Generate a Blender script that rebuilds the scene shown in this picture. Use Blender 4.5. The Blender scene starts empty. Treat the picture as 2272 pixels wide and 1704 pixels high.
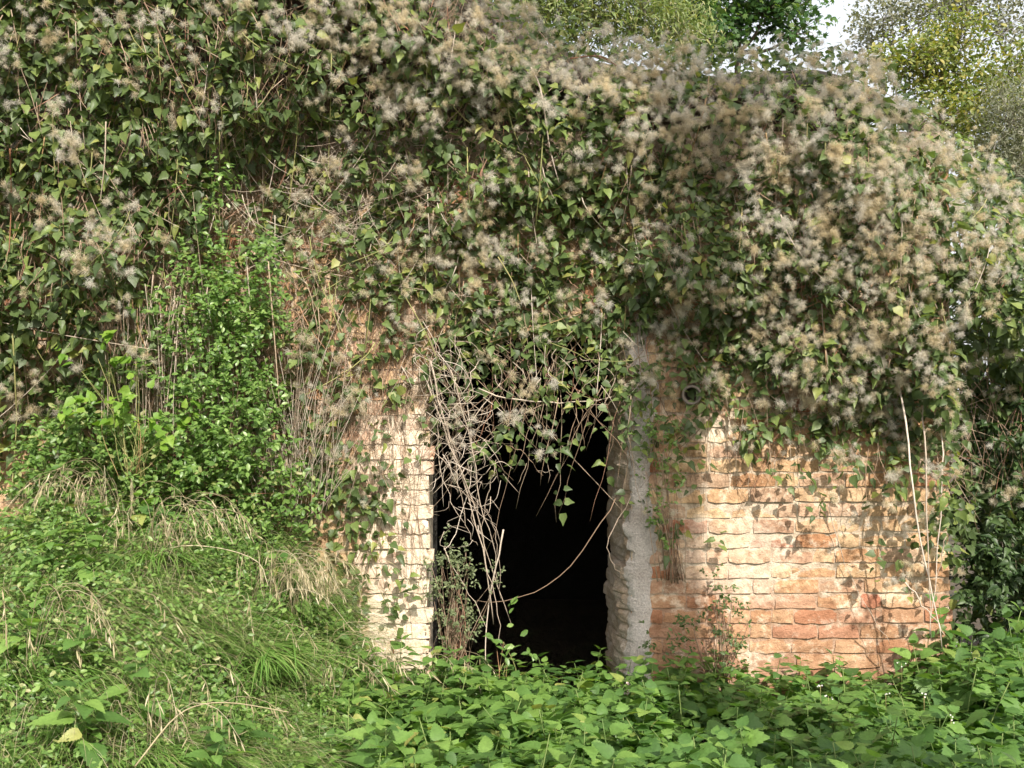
import bpy, math, random
import numpy as np
from mathutils import Matrix, Vector

# ------------------------------------------------------------------ camera, sky, sun, exposure
SC = bpy.context.scene
COL = SC.collection
CAM_Y, CAM_Z, FPX = -5.45, 1.6, 2398.0
cam_d = bpy.data.cameras.new('camera'); cam = bpy.data.objects.new('camera', cam_d); COL.objects.link(cam)
cam.location = (0, CAM_Y, CAM_Z); cam.rotation_euler = (math.radians(90), 0, 0)
cam_d.sensor_width = 36; cam_d.lens = 36 * FPX / 2272; cam_d.clip_end = 1000
SC.camera = cam
SUN_AZ, SUN_EL = math.radians(18), math.radians(43)      # azimuth measured from straight behind the camera, towards the right
SDIR = Vector((math.sin(SUN_AZ) * math.cos(SUN_EL), -math.cos(SUN_AZ) * math.cos(SUN_EL), math.sin(SUN_EL)))
W = bpy.data.worlds.new('World'); SC.world = W; W.use_nodes = True
wn = W.node_tree.nodes; wl = W.node_tree.links
sky = wn.new('ShaderNodeTexSky'); sky.sky_type = 'NISHITA'; sky.sun_disc = False
sky.sun_elevation = SUN_EL; sky.sun_rotation = math.pi - SUN_AZ
sky.air_density = 1.0; sky.dust_density = 8.0; sky.ozone_density = 1.0
veil = wn.new('ShaderNodeMix'); veil.data_type = 'RGBA'          # thin even white cloud veil over the whole sky
veil.inputs[0].default_value = 0.55; wl.new(sky.outputs[0], veil.inputs[6]); veil.inputs[7].default_value = (8.6, 8.7, 8.8, 1)
wl.new(veil.outputs[2], wn['Background'].inputs[0]); wn['Background'].inputs[1].default_value = 0.13
sun_d = bpy.data.lights.new('sun', 'SUN'); sun_d.energy = 4.8; sun_d.angle = math.radians(0.53); sun_d.color = (1.0, 0.93, 0.82)
sun = bpy.data.objects.new('sun', sun_d); COL.objects.link(sun)
sun.rotation_euler = SDIR.to_track_quat('Z', 'Y').to_euler()
SC.view_settings.view_transform = 'Standard'; SC.view_settings.look = 'None'
SC.view_settings.exposure = 0.62; SC.view_settings.gamma = 1.0
SC.render.engine = 'CYCLES'
SC.cycles.max_bounces = 4; SC.cycles.diffuse_bounces = 3; SC.cycles.glossy_bounces = 1; SC.cycles.transmission_bounces = 2
SC.cycles.use_denoising = True; SC.cycles.use_adaptive_sampling = True; SC.cycles.adaptive_threshold = 0.02
SC.cycles.caustics_reflective = False; SC.cycles.caustics_refractive = False

random.seed(7); RNG = np.random.default_rng(7)
U = RNG.uniform; NRM = RNG.normal

# ------------------------------------------------------------------ helpers
def at(px, py, y=0.0):
    d = y - CAM_Y
    return ((px - 1136) * d / FPX, y, CAM_Z - (py - 852) * d / FPX)
def at_v(px, py, y):
    d = y - CAM_Y
    return np.stack([(px - 1136) * d / FPX, y, CAM_Z - (py - 852) * d / FPX], -1)
def to_px(p):
    d = p[..., 1] - CAM_Y
    return 1136 + p[..., 0] * FPX / d, 852 - (p[..., 2] - CAM_Z) * FPX / d
def nrm(a): return a / np.maximum(np.linalg.norm(a, axis=-1, keepdims=True), 1e-9)
def vnoise(p, scale=1.0, seed=0):
    p = np.asarray(p, float) * scale
    i = np.floor(p).astype(np.int64); f = p - i; f = f * f * (3 - 2 * f)
    r = 0
    for dx in (0, 1):
        for dy in (0, 1):
            for dz in (0, 1):
                h = ((i[..., 0] + dx) * 374761393 + (i[..., 1] + dy) * 668265263 + (i[..., 2] + dz) * 2147483647 + seed * 974711) & 0xffffffff
                h = ((h ^ (h >> 13)) * 1274126177) & 0xffffffff
                h = ((h ^ (h >> 16)) & 0xffff) / 65535.0
                r = r + h * (f[..., 0] if dx else 1 - f[..., 0]) * (f[..., 1] if dy else 1 - f[..., 1]) * (f[..., 2] if dz else 1 - f[..., 2])
    return r
def mesh_from(name, v, f, mat=None):
    v = np.asarray(v, np.float32).reshape(-1, 3); f = np.asarray(f, np.int32).reshape(-1, 3)
    me = bpy.data.meshes.new(name)
    me.vertices.add(len(v)); me.vertices.foreach_set('co', v.ravel())
    me.loops.add(f.size); me.loops.foreach_set('vertex_index', f.ravel())
    me.polygons.add(len(f)); me.polygons.foreach_set('loop_start', np.arange(0, f.size, 3, dtype=np.int32))
    me.update(calc_edges=True)
    if mat: me.materials.append(mat)
    return me
class Acc:
    def __init__(s): s.v = []; s.f = []; s.n = 0
    def add(s, v, f):
        v = np.asarray(v, np.float32).reshape(-1, 3); f = np.asarray(f, np.int64).reshape(-1, 3)
        s.v.append(v); s.f.append(f + s.n); s.n += len(v)
    def inst(s, tv, tf, M):                       # M: (k,3,4)
        k = len(M)
        if not k: return
        v = np.einsum('kij,nj->kni', M[:, :, :3], tv) + M[:, None, :, 3]
        f = tf[None] + (np.arange(k) * len(tv))[:, None, None]
        s.add(v.reshape(-1, 3), f.reshape(-1, 3))
    def mesh(s, name, mat):
        if not s.v: return mesh_from(name, np.zeros((0, 3)), np.zeros((0, 3)), mat)
        return mesh_from(name, np.concatenate(s.v), np.concatenate(s.f), mat)
    def flat(s, name, mat):
        me = s.mesh(name, mat)
        me.polygons.foreach_set('use_smooth', np.zeros(len(me.polygons), bool)); return me
def frames(p, d, n, s):
    """matrices whose +y points along d, +z along n"""
    n = nrm(n); d = nrm(d - n * np.sum(d * n, -1, keepdims=True)); x = np.cross(d, n)
    s = np.asarray(s)[:, None]
    return np.stack([x * s, d * s, n * s, p], -1)
def tube(pts, r0, r1=None, sides=3):
    pts = np.asarray(pts, float); m = len(pts); r1 = r0 if r1 is None else r1
    t = nrm(np.gradient(pts, axis=0)); up = np.array([0.3, 0.9, 0.2]); a = nrm(np.cross(t, up)); b = np.cross(t, a)
    r = np.linspace(r0, r1, m)[:, None, None]
    ang = np.arange(sides) * 2 * math.pi / sides
    v = pts[:, None] + r * (np.cos(ang)[None, :, None] * a[:, None] + np.sin(ang)[None, :, None] * b[:, None])
    f = []
    for i in range(m - 1):
        for j in range(sides):
            k = (j + 1) % sides
            f += [(i * sides + j, i * sides + k, i * sides + sides + k), (i * sides + j, i * sides + sides + k, i * sides + sides + j)]
    for j in range(1, sides - 1):
        f += [(0, j + 1, j), ((m - 1) * sides, (m - 1) * sides + j, (m - 1) * sides + j + 1)]
    return v.reshape(-1, 3), np.array(f)
def spline(ctrl, n=10, jit=0.0):
    c = np.asarray(ctrl, float)
    if len(c) == 2: c = np.stack([c[0], (c[0] + c[1]) / 2, c[1]])
    t = np.linspace(0, len(c) - 1, n); out = []
    e = np.concatenate([[2 * c[0] - c[1]], c, [2 * c[-1] - c[-2]]])
    for u in t:
        i = min(int(u), len(c) - 2); w = u - i; p0, p1, p2, p3 = e[i:i + 4]
        out.append(0.5 * (2 * p1 + (p2 - p0) * w + (2 * p0 - 5 * p1 + 4 * p2 - p3) * w * w + (3 * p1 - p0 - 3 * p2 + p3) * w ** 3))
    out = np.array(out)
    if jit: out[1:-1] += NRM(0, jit, (n - 2, 3))
    return out
def obj(name, me, parent=None, M=None):
    o = bpy.data.objects.new(name, me); COL.objects.link(o)
    if parent: o.parent = parent
    if M is not None: o.matrix_basis = M
    return o
def tag(o, label=None, cat=None, group=None, kind=None):
    if label: o['label'] = label
    if cat: o['category'] = cat
    if group: o['group'] = group
    if kind: o['kind'] = kind
    return o
def thing(name, label, cat, loc=(0, 0, 0), group=None):
    o = bpy.data.objects.new(name, None); COL.objects.link(o); o.location = loc; o.empty_display_size = 0.05
    return tag(o, label, cat, group)
def mat4(m, base=(0, 0, 0)):
    M = Matrix([list(m[0]), list(m[1]), list(m[2]), [0, 0, 0, 1]])
    M.translation = Vector(M.translation) - Vector(base)
    return M
def part(name, acc, mat, parent, kind=None, flat=False):
    """joined world-space geometry as one child of parent"""
    if not acc.v: return None
    b = np.array(parent.location)
    acc.v = [v - b.astype(np.float32) for v in acc.v]
    o = obj(name, acc.flat(name, mat) if flat else acc.mesh(name, mat), parent)
    if kind: o['kind'] = kind
    return o

# ------------------------------------------------------------------ materials
def new_mat(name):
    m = bpy.data.materials.new(name); m.use_nodes = True
    return m, m.node_tree.nodes, m.node_tree.links, m.node_tree.nodes['Principled BSDF']
def rnd_node(N, L):
    g = N.new('ShaderNodeNewGeometry'); oi = N.new('ShaderNodeObjectInfo')
    a = N.new('ShaderNodeMath'); a.operation = 'ADD'; L.new(g.outputs['Random Per Island'], a.inputs[0]); L.new(oi.outputs['Random'], a.inputs[1])
    f = N.new('ShaderNodeMath'); f.operation = 'FRACT'; L.new(a.outputs[0], f.inputs[0])
    return f.outputs[0], g
def ramp(N, L, src, stops):
    r = N.new('ShaderNodeValToRGB'); e = r.color_ramp.elements
    while len(e) < len(stops): e.new(0.5)
    for el, (p, c) in zip(e, stops): el.position = p; el.color = (*c, 1)
    L.new(src, r.inputs[0]); return r.outputs[0]
def noise(N, L, vec, scale, detail=4, rough=0.6):
    n = N.new('ShaderNodeTexNoise'); n.inputs['Scale'].default_value = scale; n.inputs['Detail'].default_value = detail; n.inputs['Roughness'].default_value = rough
    if vec is not None: L.new(vec, n.inputs['Vector'])
    return n.outputs['Fac']
def math_n(N, L, op, a, b=None):
    m = N.new('ShaderNodeMath'); m.operation = op
    for i, x in enumerate((a, b)):
        if x is None: continue
        if isinstance(x, (int, float)): m.inputs[i].default_value = x
        else: L.new(x, m.inputs[i])
    return m.outputs[0]
def mix(N, L, fac, a, b, mode='MIX'):
    m = N.new('ShaderNodeMix'); m.data_type = 'RGBA'; m.blend_type = mode
    for i, x in ((0, fac), (6, a), (7, b)):
        if isinstance(x, (int, float)): m.inputs[i].default_value = x
        elif isinstance(x, tuple): m.inputs[i].default_value = (*x, 1)
        else: L.new(x, m.inputs[i])
    return m.outputs[2]
def leaf_mat(name, stops, rough=0.45, trans=0.3, spec=0.4, grain=60, tint=None, tt=(1.5, 1.6, 0.7)):
    m, N, L, P = new_mat(name)
    r, g = rnd_node(N, L); c = ramp(N, L, r, stops)
    n = noise(N, L, g.outputs['Position'], grain, 3)
    n2 = noise(N, L, g.outputs['Position'], 2.2, 2)
    k = math_n(N, L, 'MULTIPLY_ADD', n, 0.7); N[-1].inputs[2].default_value = 0.62
    c = mix(N, L, 1.0, c, k, 'MULTIPLY')
    if tint: c = mix(N, L, math_n(N, L, 'MULTIPLY', n2, 0.5), c, tint)
    L.new(c, P.inputs['Base Color']); P.inputs['Roughness'].default_value = rough; P.inputs['Specular IOR Level'].default_value = spec
    t = N.new('ShaderNodeBsdfTranslucent'); tc = mix(N, L, 1.0, c, tt, 'MULTIPLY'); L.new(tc, t.inputs[0])
    b = N.new('ShaderNodeBump'); b.inputs['Strength'].default_value = 0.35; b.inputs['Distance'].default_value = 0.004; L.new(n, b.inputs['Height']); L.new(b.outputs[0], P.inputs['Normal'])
    s = N.new('ShaderNodeMixShader'); s.inputs[0].default_value = trans
    L.new(P.outputs[0], s.inputs[1]); L.new(t.outputs[0], s.inputs[2]); L.new(s.outputs[0], N['Material Output'].inputs[0])
    return m
def plain_mat(name, stops, rough=0.8, grain=40, bump=0.3, spec=0.3):
    m, N, L, P = new_mat(name)
    r, g = rnd_node(N, L); c = ramp(N, L, r, stops)
    n = noise(N, L, g.outputs['Position'], grain, 5)
    k = math_n(N, L, 'MULTIPLY_ADD', n, 0.9); N[-1].inputs[2].default_value = 0.55
    c = mix(N, L, 1.0, c, k, 'MULTIPLY')
    L.new(c, P.inputs['Base Color']); P.inputs['Roughness'].default_value = rough; P.inputs['Specular IOR Level'].default_value = spec
    b = N.new('ShaderNodeBump'); b.inputs['Strength'].default_value = bump; b.inputs['Distance'].default_value = 0.01; L.new(n, b.inputs['Height']); L.new(b.outputs[0], P.inputs['Normal'])
    return m
MT = {}
MT['vine_leaf'] = leaf_mat('vine_leaf', [(0, (.055, .085, .032)), (.4, (.088, .135, .046)), (.72, (.125, .18, .058)), (.91, (.18, .24, .066)), (1, (.29, .30, .09))], .45, .34, .38)
MT['lime_leaf'] = leaf_mat('lime_leaf', [(0, (.12, .24, .03)), (1, (.22, .34, .05))], .5, .4)
MT['shrub_leaf'] = leaf_mat('shrub_leaf', [(0, (.09, .17, .04)), (.6, (.15, .26, .065)), (1, (.25, .36, .11))], .36, .38, .5)
MT['cover_leaf'] = leaf_mat('cover_leaf', [(0, (.075, .15, .034)), (.5, (.135, .235, .055)), (.9, (.21, .32, .085)), (1, (.34, .31, .15))], .42, .36, .45)
MT['nettle_leaf'] = leaf_mat('nettle_leaf', [(0, (.055, .12, .03)), (.3, (.10, .195, .045)), (.65, (.14, .25, .055)), (.92, (.20, .32, .075)), (1, (.33, .33, .10))], .5, .38, .45, 70)
MT['weed_leaf'] = leaf_mat('weed_leaf', [(0, (.065, .14, .038)), (.5, (.105, .205, .05)), (1, (.17, .29, .065))], .5, .38, .4, 70)
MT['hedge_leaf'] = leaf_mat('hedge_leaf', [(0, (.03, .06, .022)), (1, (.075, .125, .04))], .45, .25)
MT['sprig_leaf'] = leaf_mat('sprig_leaf', [(0, (.05, .09, .025)), (1, (.10, .15, .045))], .5, .25)
MT['grey_sprig'] = leaf_mat('grey_sprig', [(0, (.09, .12, .055)), (1, (.20, .24, .12))], .55, .25)
MT['tree_leaf'] = leaf_mat('tree_leaf', [(0, (.035, .085, .03)), (.7, (.06, .13, .035)), (1, (.13, .2, .04))], .45, .35)
MT['yellow_leaf'] = leaf_mat('yellow_leaf', [(0, (.10, .15, .035)), (.6, (.17, .205, .045)), (1, (.31, .27, .06))], .5, .35)
MT['grey_leaf'] = leaf_mat('grey_leaf', [(0, (.12, .14, .09)), (1, (.24, .24, .17))], .6, .3)
MT['willow_leaf'] = leaf_mat('willow_leaf', [(0, (.13, .19, .06)), (.7, (.21, .26, .09)), (1, (.36, .34, .17))], .5, .35)
MT['grass'] = leaf_mat('grass', [(0, (.10, .21, .04)), (.65, (.165, .285, .065)), (1, (.31, .34, .14))], .45, .38)
MT['straw'] = leaf_mat('straw', [(0, (.30, .25, .14)), (.6, (.43, .37, .23)), (1, (.55, .49, .34))], .6, .25, tt=(1.1, 1.05, .85))
def fluff_mat():
    m = leaf_mat('fluff', [(0, (.69, .59, .40)), (.38, (.71, .635, .49)), (.6, (.72, .67, .57)), (1, (.73, .695, .64))], .9, .48, .1, 120, None, (1.0, 1.0, .92))
    N, L = m.node_tree.nodes, m.node_tree.links
    g = next(n for n in N if n.type == 'NEW_GEOMETRY'); cr = next(n for n in N if n.type == 'VALTORGB')
    a = noise(N, L, g.outputs['Position'], 7.0, 2, .5)
    mr = N.new('ShaderNodeMapRange'); mr.inputs[1].default_value = .36; mr.inputs[2].default_value = .64; L.new(a, mr.inputs[0])
    L.new(mr.outputs[0], cr.inputs[0]); return m
MT['fluff'] = fluff_mat()
MT['twig'] = plain_mat('twig', [(0, (.16, .105, .07)), (.5, (.27, .19, .13)), (.85, (.38, .30, .22)), (1, (.30, .13, .08))], .8)
MT['pale_stem'] = plain_mat('pale_stem', [(0, (.30, .235, .18)), (.6, (.44, .37, .30)), (1, (.55, .48, .41))], .75)
MT['green_stem'] = plain_mat('green_stem', [(0, (.19, .20, .07)), (.7, (.30, .29, .12)), (1, (.33, .18, .10))], .6)
MT['nettle_stem'] = plain_mat('nettle_stem', [(0, (.09, .15, .04)), (1, (.15, .2, .06))], .6)
MT['bark'] = plain_mat('bark', [(0, (.13, .10, .075)), (1, (.22, .18, .14))], .9, 14, .8)
MT['pale_bark'] = plain_mat('pale_bark', [(0, (.34, .31, .27)), (1, (.46, .43, .38))], .9, 14, .6)
MT['clay'] = plain_mat('clay', [(0, (.11, .10, .09)), (1, (.14, .12, .10))], .7)
MT['rust'] = plain_mat('rust', [(0, (.16, .07, .035)), (1, (.2, .09, .05))], .8, 120)
MT['flower'] = plain_mat('flower', [(0, (.75, .73, .70)), (1, (.8, .78, .76))], .7)
MT['mauve'] = plain_mat('mauve', [(0, (.5, .35, .42)), (1, (.6, .45, .5))], .7)

def soil_mat():
    m, N, L, P = new_mat('soil'); g = N.new('ShaderNodeNewGeometry')
    n = noise(N, L, g.outputs['Position'], 5, 8)
    c = ramp(N, L, n, [(.3, (.045, .034, .022)), (.55, (.085, .065, .042)), (.75, (.07, .085, .035))])
    L.new(c, P.inputs['Base Color']); P.inputs['Roughness'].default_value = .95
    b = N.new('ShaderNodeBump'); b.inputs['Strength'].default_value = .8; b.inputs['Distance'].default_value = .05; L.new(noise(N, L, g.outputs['Position'], 25, 6), b.inputs['Height']); L.new(b.outputs[0], P.inputs['Normal'])
    return m
MT['soil'] = soil_mat()
def spot(N, L, pos, c, r, pos_noise, amt=0.5):
    """1 inside an uneven patch round c (x, z), radii r"""
    s = N.new('ShaderNodeSeparateXYZ'); L.new(pos, s.inputs[0])
    dx = math_n(N, L, 'DIVIDE', math_n(N, L, 'SUBTRACT', s.outputs[0], c[0]), r[0])
    dz = math_n(N, L, 'DIVIDE', math_n(N, L, 'SUBTRACT', s.outputs[2], c[1]), r[1])
    d = math_n(N, L, 'SQRT', math_n(N, L, 'ADD', math_n(N, L, 'MULTIPLY', dx, dx), math_n(N, L, 'MULTIPLY', dz, dz)))
    d = math_n(N, L, 'ADD', d, math_n(N, L, 'MULTIPLY', math_n(N, L, 'SUBTRACT', pos_noise, .5), amt * 4))
    mr = N.new('ShaderNodeMapRange'); mr.interpolation_type = 'SMOOTHSTEP'
    L.new(d, mr.inputs[0]); mr.inputs[1].default_value = 1.15; mr.inputs[2].default_value = .7; mr.inputs[3].default_value = 0; mr.inputs[4].default_value = 1
    return mr.outputs[0]
def brick_mat(name='weathered_brick', stops=None):
    m, N, L, P = new_mat(name)
    r, g = rnd_node(N, L); pos = g.outputs['Position']
    c = ramp(N, L, r, stops or [(0, (.40, .17, .10)), (.05, (.48, .28, .16)), (.16, (.54, .365, .22)), (.45, (.58, .435, .275)), (.70, (.56, .40, .26)), (.85, (.55, .375, .275)), (.96, (.45, .33, .235)), (1, (.43, .17, .11))])
    big = noise(N, L, pos, 7, 6, .65); fine = noise(N, L, pos, 110, 6, .7); mid = noise(N, L, pos, 32, 5, .65)
    c = mix(N, L, 1.0, c, ramp(N, L, mid, [(.25, (.62, .58, .55)), (.55, (1, 1, 1)), (.8, (1.22, 1.2, 1.15))]), 'MULTIPLY')
    c = mix(N, L, 1.0, c, ramp(N, L, fine, [(.3, (.72, .70, .68)), (.6, (1.06, 1.06, 1.06))]), 'MULTIPLY')
    # lime bloom left on some bricks, thick on the door pillar and in one patch of the wall
    lime = ramp(N, L, math_n(N, L, 'ADD', math_n(N, L, 'MULTIPLY', big, .75), math_n(N, L, 'MULTIPLY', mid, .35)), [(.58, (0, 0, 0)), (.68, (1, 1, 1))])
    l1 = spot(N, L, pos, (-.55, .72), (.25, .85), big, .55); l2 = spot(N, L, pos, (1.10, .72), (.30, .22), big, .7)
    l3 = spot(N, L, pos, (1.0, 1.38), (.12, .08), big, .5)
    w = math_n(N, L, 'MAXIMUM', math_n(N, L, 'MULTIPLY', l1, .60), math_n(N, L, 'MAXIMUM', math_n(N, L, 'MULTIPLY', l2, .32), math_n(N, L, 'MULTIPLY', l3, .6)))
    w = math_n(N, L, 'MAXIMUM', w, math_n(N, L, 'MULTIPLY', lime, .40))
    w = math_n(N, L, 'MULTIPLY', w, ramp(N, L, mid, [(.3, (.35, .35, .35)), (.55, (1, 1, 1))]))
    # red-brown damp stain low on the wall
    st = spot(N, L, pos, (1.75, .18), (.85, .42), big, .5); st2 = spot(N, L, pos, (.9, .30), (.35, .35), big, .5)
    c = mix(N, L, math_n(N, L, 'MULTIPLY', math_n(N, L, 'MAXIMUM', st, st2), .55), c, (.36, .19, .12))
    dk = ramp(N, L, noise(N, L, pos, 4.5, 7, .7), [(.38, (1.05, 1.03, 1)), (.62, (.66, .57, .50))])
    c = mix(N, L, .9, c, dk, 'MULTIPLY')
    c = mix(N, L, w, c, (.80, .72, .60))
    L.new(c, P.inputs['Base Color']); P.inputs['Roughness'].default_value = .92; P.inputs['Specular IOR Level'].default_value = .2
    h = math_n(N, L, 'ADD', math_n(N, L, 'MULTIPLY', mid, 1.0), math_n(N, L, 'MULTIPLY', fine, .45))
    b = N.new('ShaderNodeBump'); b.inputs['Strength'].default_value = .9; b.inputs['Distance'].default_value = .012; L.new(h, b.inputs['Height']); L.new(b.outputs[0], P.inputs['Normal'])
    return m
MT['brick'] = brick_mat()
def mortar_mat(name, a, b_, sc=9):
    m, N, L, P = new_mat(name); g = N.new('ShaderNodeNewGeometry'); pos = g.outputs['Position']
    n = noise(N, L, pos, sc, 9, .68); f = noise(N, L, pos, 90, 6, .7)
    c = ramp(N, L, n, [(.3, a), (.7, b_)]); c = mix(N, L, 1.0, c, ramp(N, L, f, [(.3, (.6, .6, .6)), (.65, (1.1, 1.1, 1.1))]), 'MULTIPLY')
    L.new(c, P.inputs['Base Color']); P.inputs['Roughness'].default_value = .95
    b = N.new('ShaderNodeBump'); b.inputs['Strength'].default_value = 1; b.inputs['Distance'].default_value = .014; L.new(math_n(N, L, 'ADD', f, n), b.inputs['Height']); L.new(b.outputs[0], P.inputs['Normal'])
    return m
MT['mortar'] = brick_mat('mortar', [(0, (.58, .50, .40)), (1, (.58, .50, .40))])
MT['room_shade'] = mortar_mat('room_shade', (.012, .011, .010), (.028, .025, .021))  # near-black colour carries the darkness of the unlit room behind the doorway
MT['plaster'] = mortar_mat('plaster', (.42, .36, .32), (.76, .72, .68), 5)
MT['rubble'] = mortar_mat('rubble', (.36, .24, .14), (.54, .47, .40), 6)

# ------------------------------------------------------------------ leaf and fluff shapes
def blade(ts, ws, heart=0.0, fold=0.25, curl=0.25):
    """leaf along +y from 0 to 1; midrib and one vertex each side per station"""
    v = [(0, 0, 0)]; f = []; prev = (0, 0, 0)
    for i, (t, w) in enumerate(zip(ts, ws)):
        z = -curl * t * t; yo = -heart if i == 0 else 0
        k = len(v); v += [(0, t, z), (-w, t + yo, z + fold * w), (w, t + yo, z + fold * w)]
        m, l, r = k, k + 1, k + 2
        if i == 0: f += [(0, m, l), (0, r, m)]
        else: f += [(prev[0], m, l), (prev[0], l, prev[1]), (prev[0], r, m), (prev[0], prev[2], r)]
        prev = (m, l, r)
    k = len(v); v.append((0, 1, -curl)); f += [(prev[0], k, prev[1]), (prev[0], prev[2], k)]
    return np.array(v, float), np.array(f)
def serrated(n=8, w=.35, tooth=.13, fold=.22, curl=.35):
    v = []; f = []
    prof = lambda t: w * (math.sin(math.pi * min(1, t * .93 + .07) ** .62)) ** .9
    st = [i / n for i in range(n + 1)]
    for i, t in enumerate(st):
        z = -curl * t * t; v.append((0, t, z))
    L0 = []; R0 = []
    for i in range(n):
        t = (i + .1) / n; t2 = (i + 1.0) / n
        for s, lst in ((-1, L0), (1, R0)):
            a = prof(t) * .93; b = prof(min(t2, .985)) + tooth * (1 - .6 * t2) * .5
            za = -curl * t * t
            lst.append(len(v)); v.append((s * a, t, za + fold * a))
            lst.append(len(v)); v.append((s * b, t2 + .02, -curl * t2 * t2 + fold * b - .02))
    for i in range(n):
        for lst, s in ((L0, 1), (R0, -1)):
            a, b = lst[2 * i], lst[2 * i + 1]
            tri = [(i, i + 1, a), (i + 1, b, a)]
            f += tri if s > 0 else [t[::-1] for t in tri]
    return np.array(v, float), np.array(f)
VINE = [blade((.10, .36, .70), (.27, .36, .17), .08, .28, .25), blade((.12, .40, .74), (.22, .28, .12), .05, .55, .55), blade((.10, .33, .68), (.31, .38, .16), .10, .14, -.18)]
OVAL = blade((.3, .7), (.24, .22), 0, .25, .2)
NARROW = blade((.35, .75), (.09, .07), 0, .2, .3)
SPIKE = blade((.35, .75), (.05, .04), 0, .2, .1)
MAPLE = (np.array([(0, 0, 0), (-.25, .05, .02), (-.55, .3, -.05), (-.28, .42, .03), (-.38, .8, -.08), (-.1, .65, .02), (0, 1.05, -.12), (.1, .65, .02), (.38, .8, -.08), (.28, .42, .03), (.55, .3, -.05), (.25, .05, .02), (0, .4, .04)], float),
         np.array([(12, i + 1, i) for i in range(11)] + [(12, 0, 11)]))
NETTLE = serrated()
LOBED = (lambda vf: (vf[0] * np.array([1.15, 1, 1]), vf[1]))(serrated(4, .42, .20, .15, .25))
def fluff(seed, n=120):
    r = np.random.default_rng(seed); A = Acc(); sq = r.uniform(.75, 1.2, 3)
    for i in range(n):
        o = nrm(r.normal(size=3)) * r.uniform(0, .30); d = nrm(o * 2.2 + r.normal(size=3)); c = nrm(np.cross(d, r.normal(size=3))); L = r.uniform(.14, .36)
        w = np.cross(d, c) * r.uniform(.0042, .0075)
        p0 = o; p1 = o + d * L * .6 + c * .06; p2 = o + d * L * .85 + c * r.uniform(.12, .30) - np.array([0, 0, .06])
        A.add(np.array([p0 - w, p0 + w, p1 - w, p1 + w, p2]) * sq, [(0, 1, 3), (0, 3, 2), (2, 3, 4)])
    return np.concatenate(A.v).astype(float), np.concatenate(A.f)
FLUFF = [fluff(i, 115 + 16 * i) for i in range(5)]

# ------------------------------------------------------------------ ground
HX = np.array([-9, -3.2, -2.62, -2.35, -2.15, -1.5, -1.22, -1.0, -.84, -.72, -.6, 0, 9])
HZ = np.array([.8, .75, .66, .88, 1.0, 1.0, .84, .60, .36, .12, .05, 0, 0])
def ground_z(x, y):
    h = np.interp(x, HX, HZ)
    t = np.clip((np.asarray(y) + 2.7) / 2.6, 0, 1); t = np.where(np.asarray(y) > 0, np.clip(1 - np.asarray(y) / 1.0, 0, 1), t)
    b = h * (t * (1.25 - .25 * t))
    b = b - .75 * ((np.asarray(y) > .22) & (np.asarray(y) < 3.6) & (np.abs(np.asarray(x)) < 2.15))
    return b + .03 * (vnoise(np.stack([np.asarray(x, float), np.asarray(y, float), 0 * np.asarray(x, float)], -1), 3, 5) - .5)
gx = np.concatenate([np.array([-300, -100, -40, -15, -8]), np.linspace(-5, 5, 101), np.array([8, 15, 40, 100, 300])])
gy = np.concatenate([np.array([-300, -100, -40, -15, -9]), np.linspace(-6, 1.2, 73), np.array([2, 4, 8, 15, 40, 100, 300])])
GX, GY = np.meshgrid(gx, gy); GZ = ground_z(GX, GY)
idx = np.arange(GX.size).reshape(GX.shape); a, b, c, d = idx[:-1, :-1].ravel(), idx[:-1, 1:].ravel(), idx[1:, 1:].ravel(), idx[1:, :-1].ravel()
tag(obj('ground', mesh_from('ground', np.stack([GX, GY, GZ], -1), np.concatenate([np.stack([a, b, c], -1), np.stack([a, c, d], -1)]), MT['soil'])), 'dark soil ground and bank under the weeds', None, None, 'structure')

# ------------------------------------------------------------------ brick ruin
DL, DR, DTOP, WR, WTOP = -.41, .60, 1.87, 2.20, 2.72
def boxes(bs):
    A = Acc()
    for x0, x1, y0, y1, z0, z1 in bs:
        v = [(x, y, z) for x in (x0, x1) for y in (y0, y1) for z in (z0, z1)]
        q = [(0, 1, 3, 2), (4, 6, 7, 5), (0, 4, 5, 1), (2, 3, 7, 6), (0, 2, 6, 4), (1, 5, 7, 3)]
        A.add(v, [t for a, b, c, d in q for t in ((a, b, c), (a, c, d))])
    return A
ruin = thing('brick_wall', 'ruined yellow and orange brick wall with an open doorway under the vines', 'wall', (0, 0, 0))
part('masonry_core', boxes([(-5.2, DL - .022, -.0072, .45, -.4, WTOP), (DR, WR, -.0072, .45, -.4, WTOP), (DL - .022, DR, -.0072, .45, DTOP, WTOP), (WR - .4, WR, .45, 3.5, -.4, WTOP)]), MT['mortar'], ruin, flat=True)
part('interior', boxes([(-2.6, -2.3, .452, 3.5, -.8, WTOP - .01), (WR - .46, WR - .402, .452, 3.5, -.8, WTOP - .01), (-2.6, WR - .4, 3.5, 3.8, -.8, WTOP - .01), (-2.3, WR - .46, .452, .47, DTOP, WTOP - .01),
                       (-2.3, DL, .452, .47, -.8, DTOP), (DR, WR - .46, .452, .47, -.8, DTOP), (-2.3, WR - .46, .47, 3.5, 2.3, 2.4), (-2.3, WR - .46, .30, 3.5, -.8, -.6)]), MT['room_shade'], ruin, flat=True)
part('roof_slab', boxes([(-5.2, WR - .03, .03, 3.9, WTOP, WTOP + .16)]), MT['rubble'], ruin, flat=True)

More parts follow.
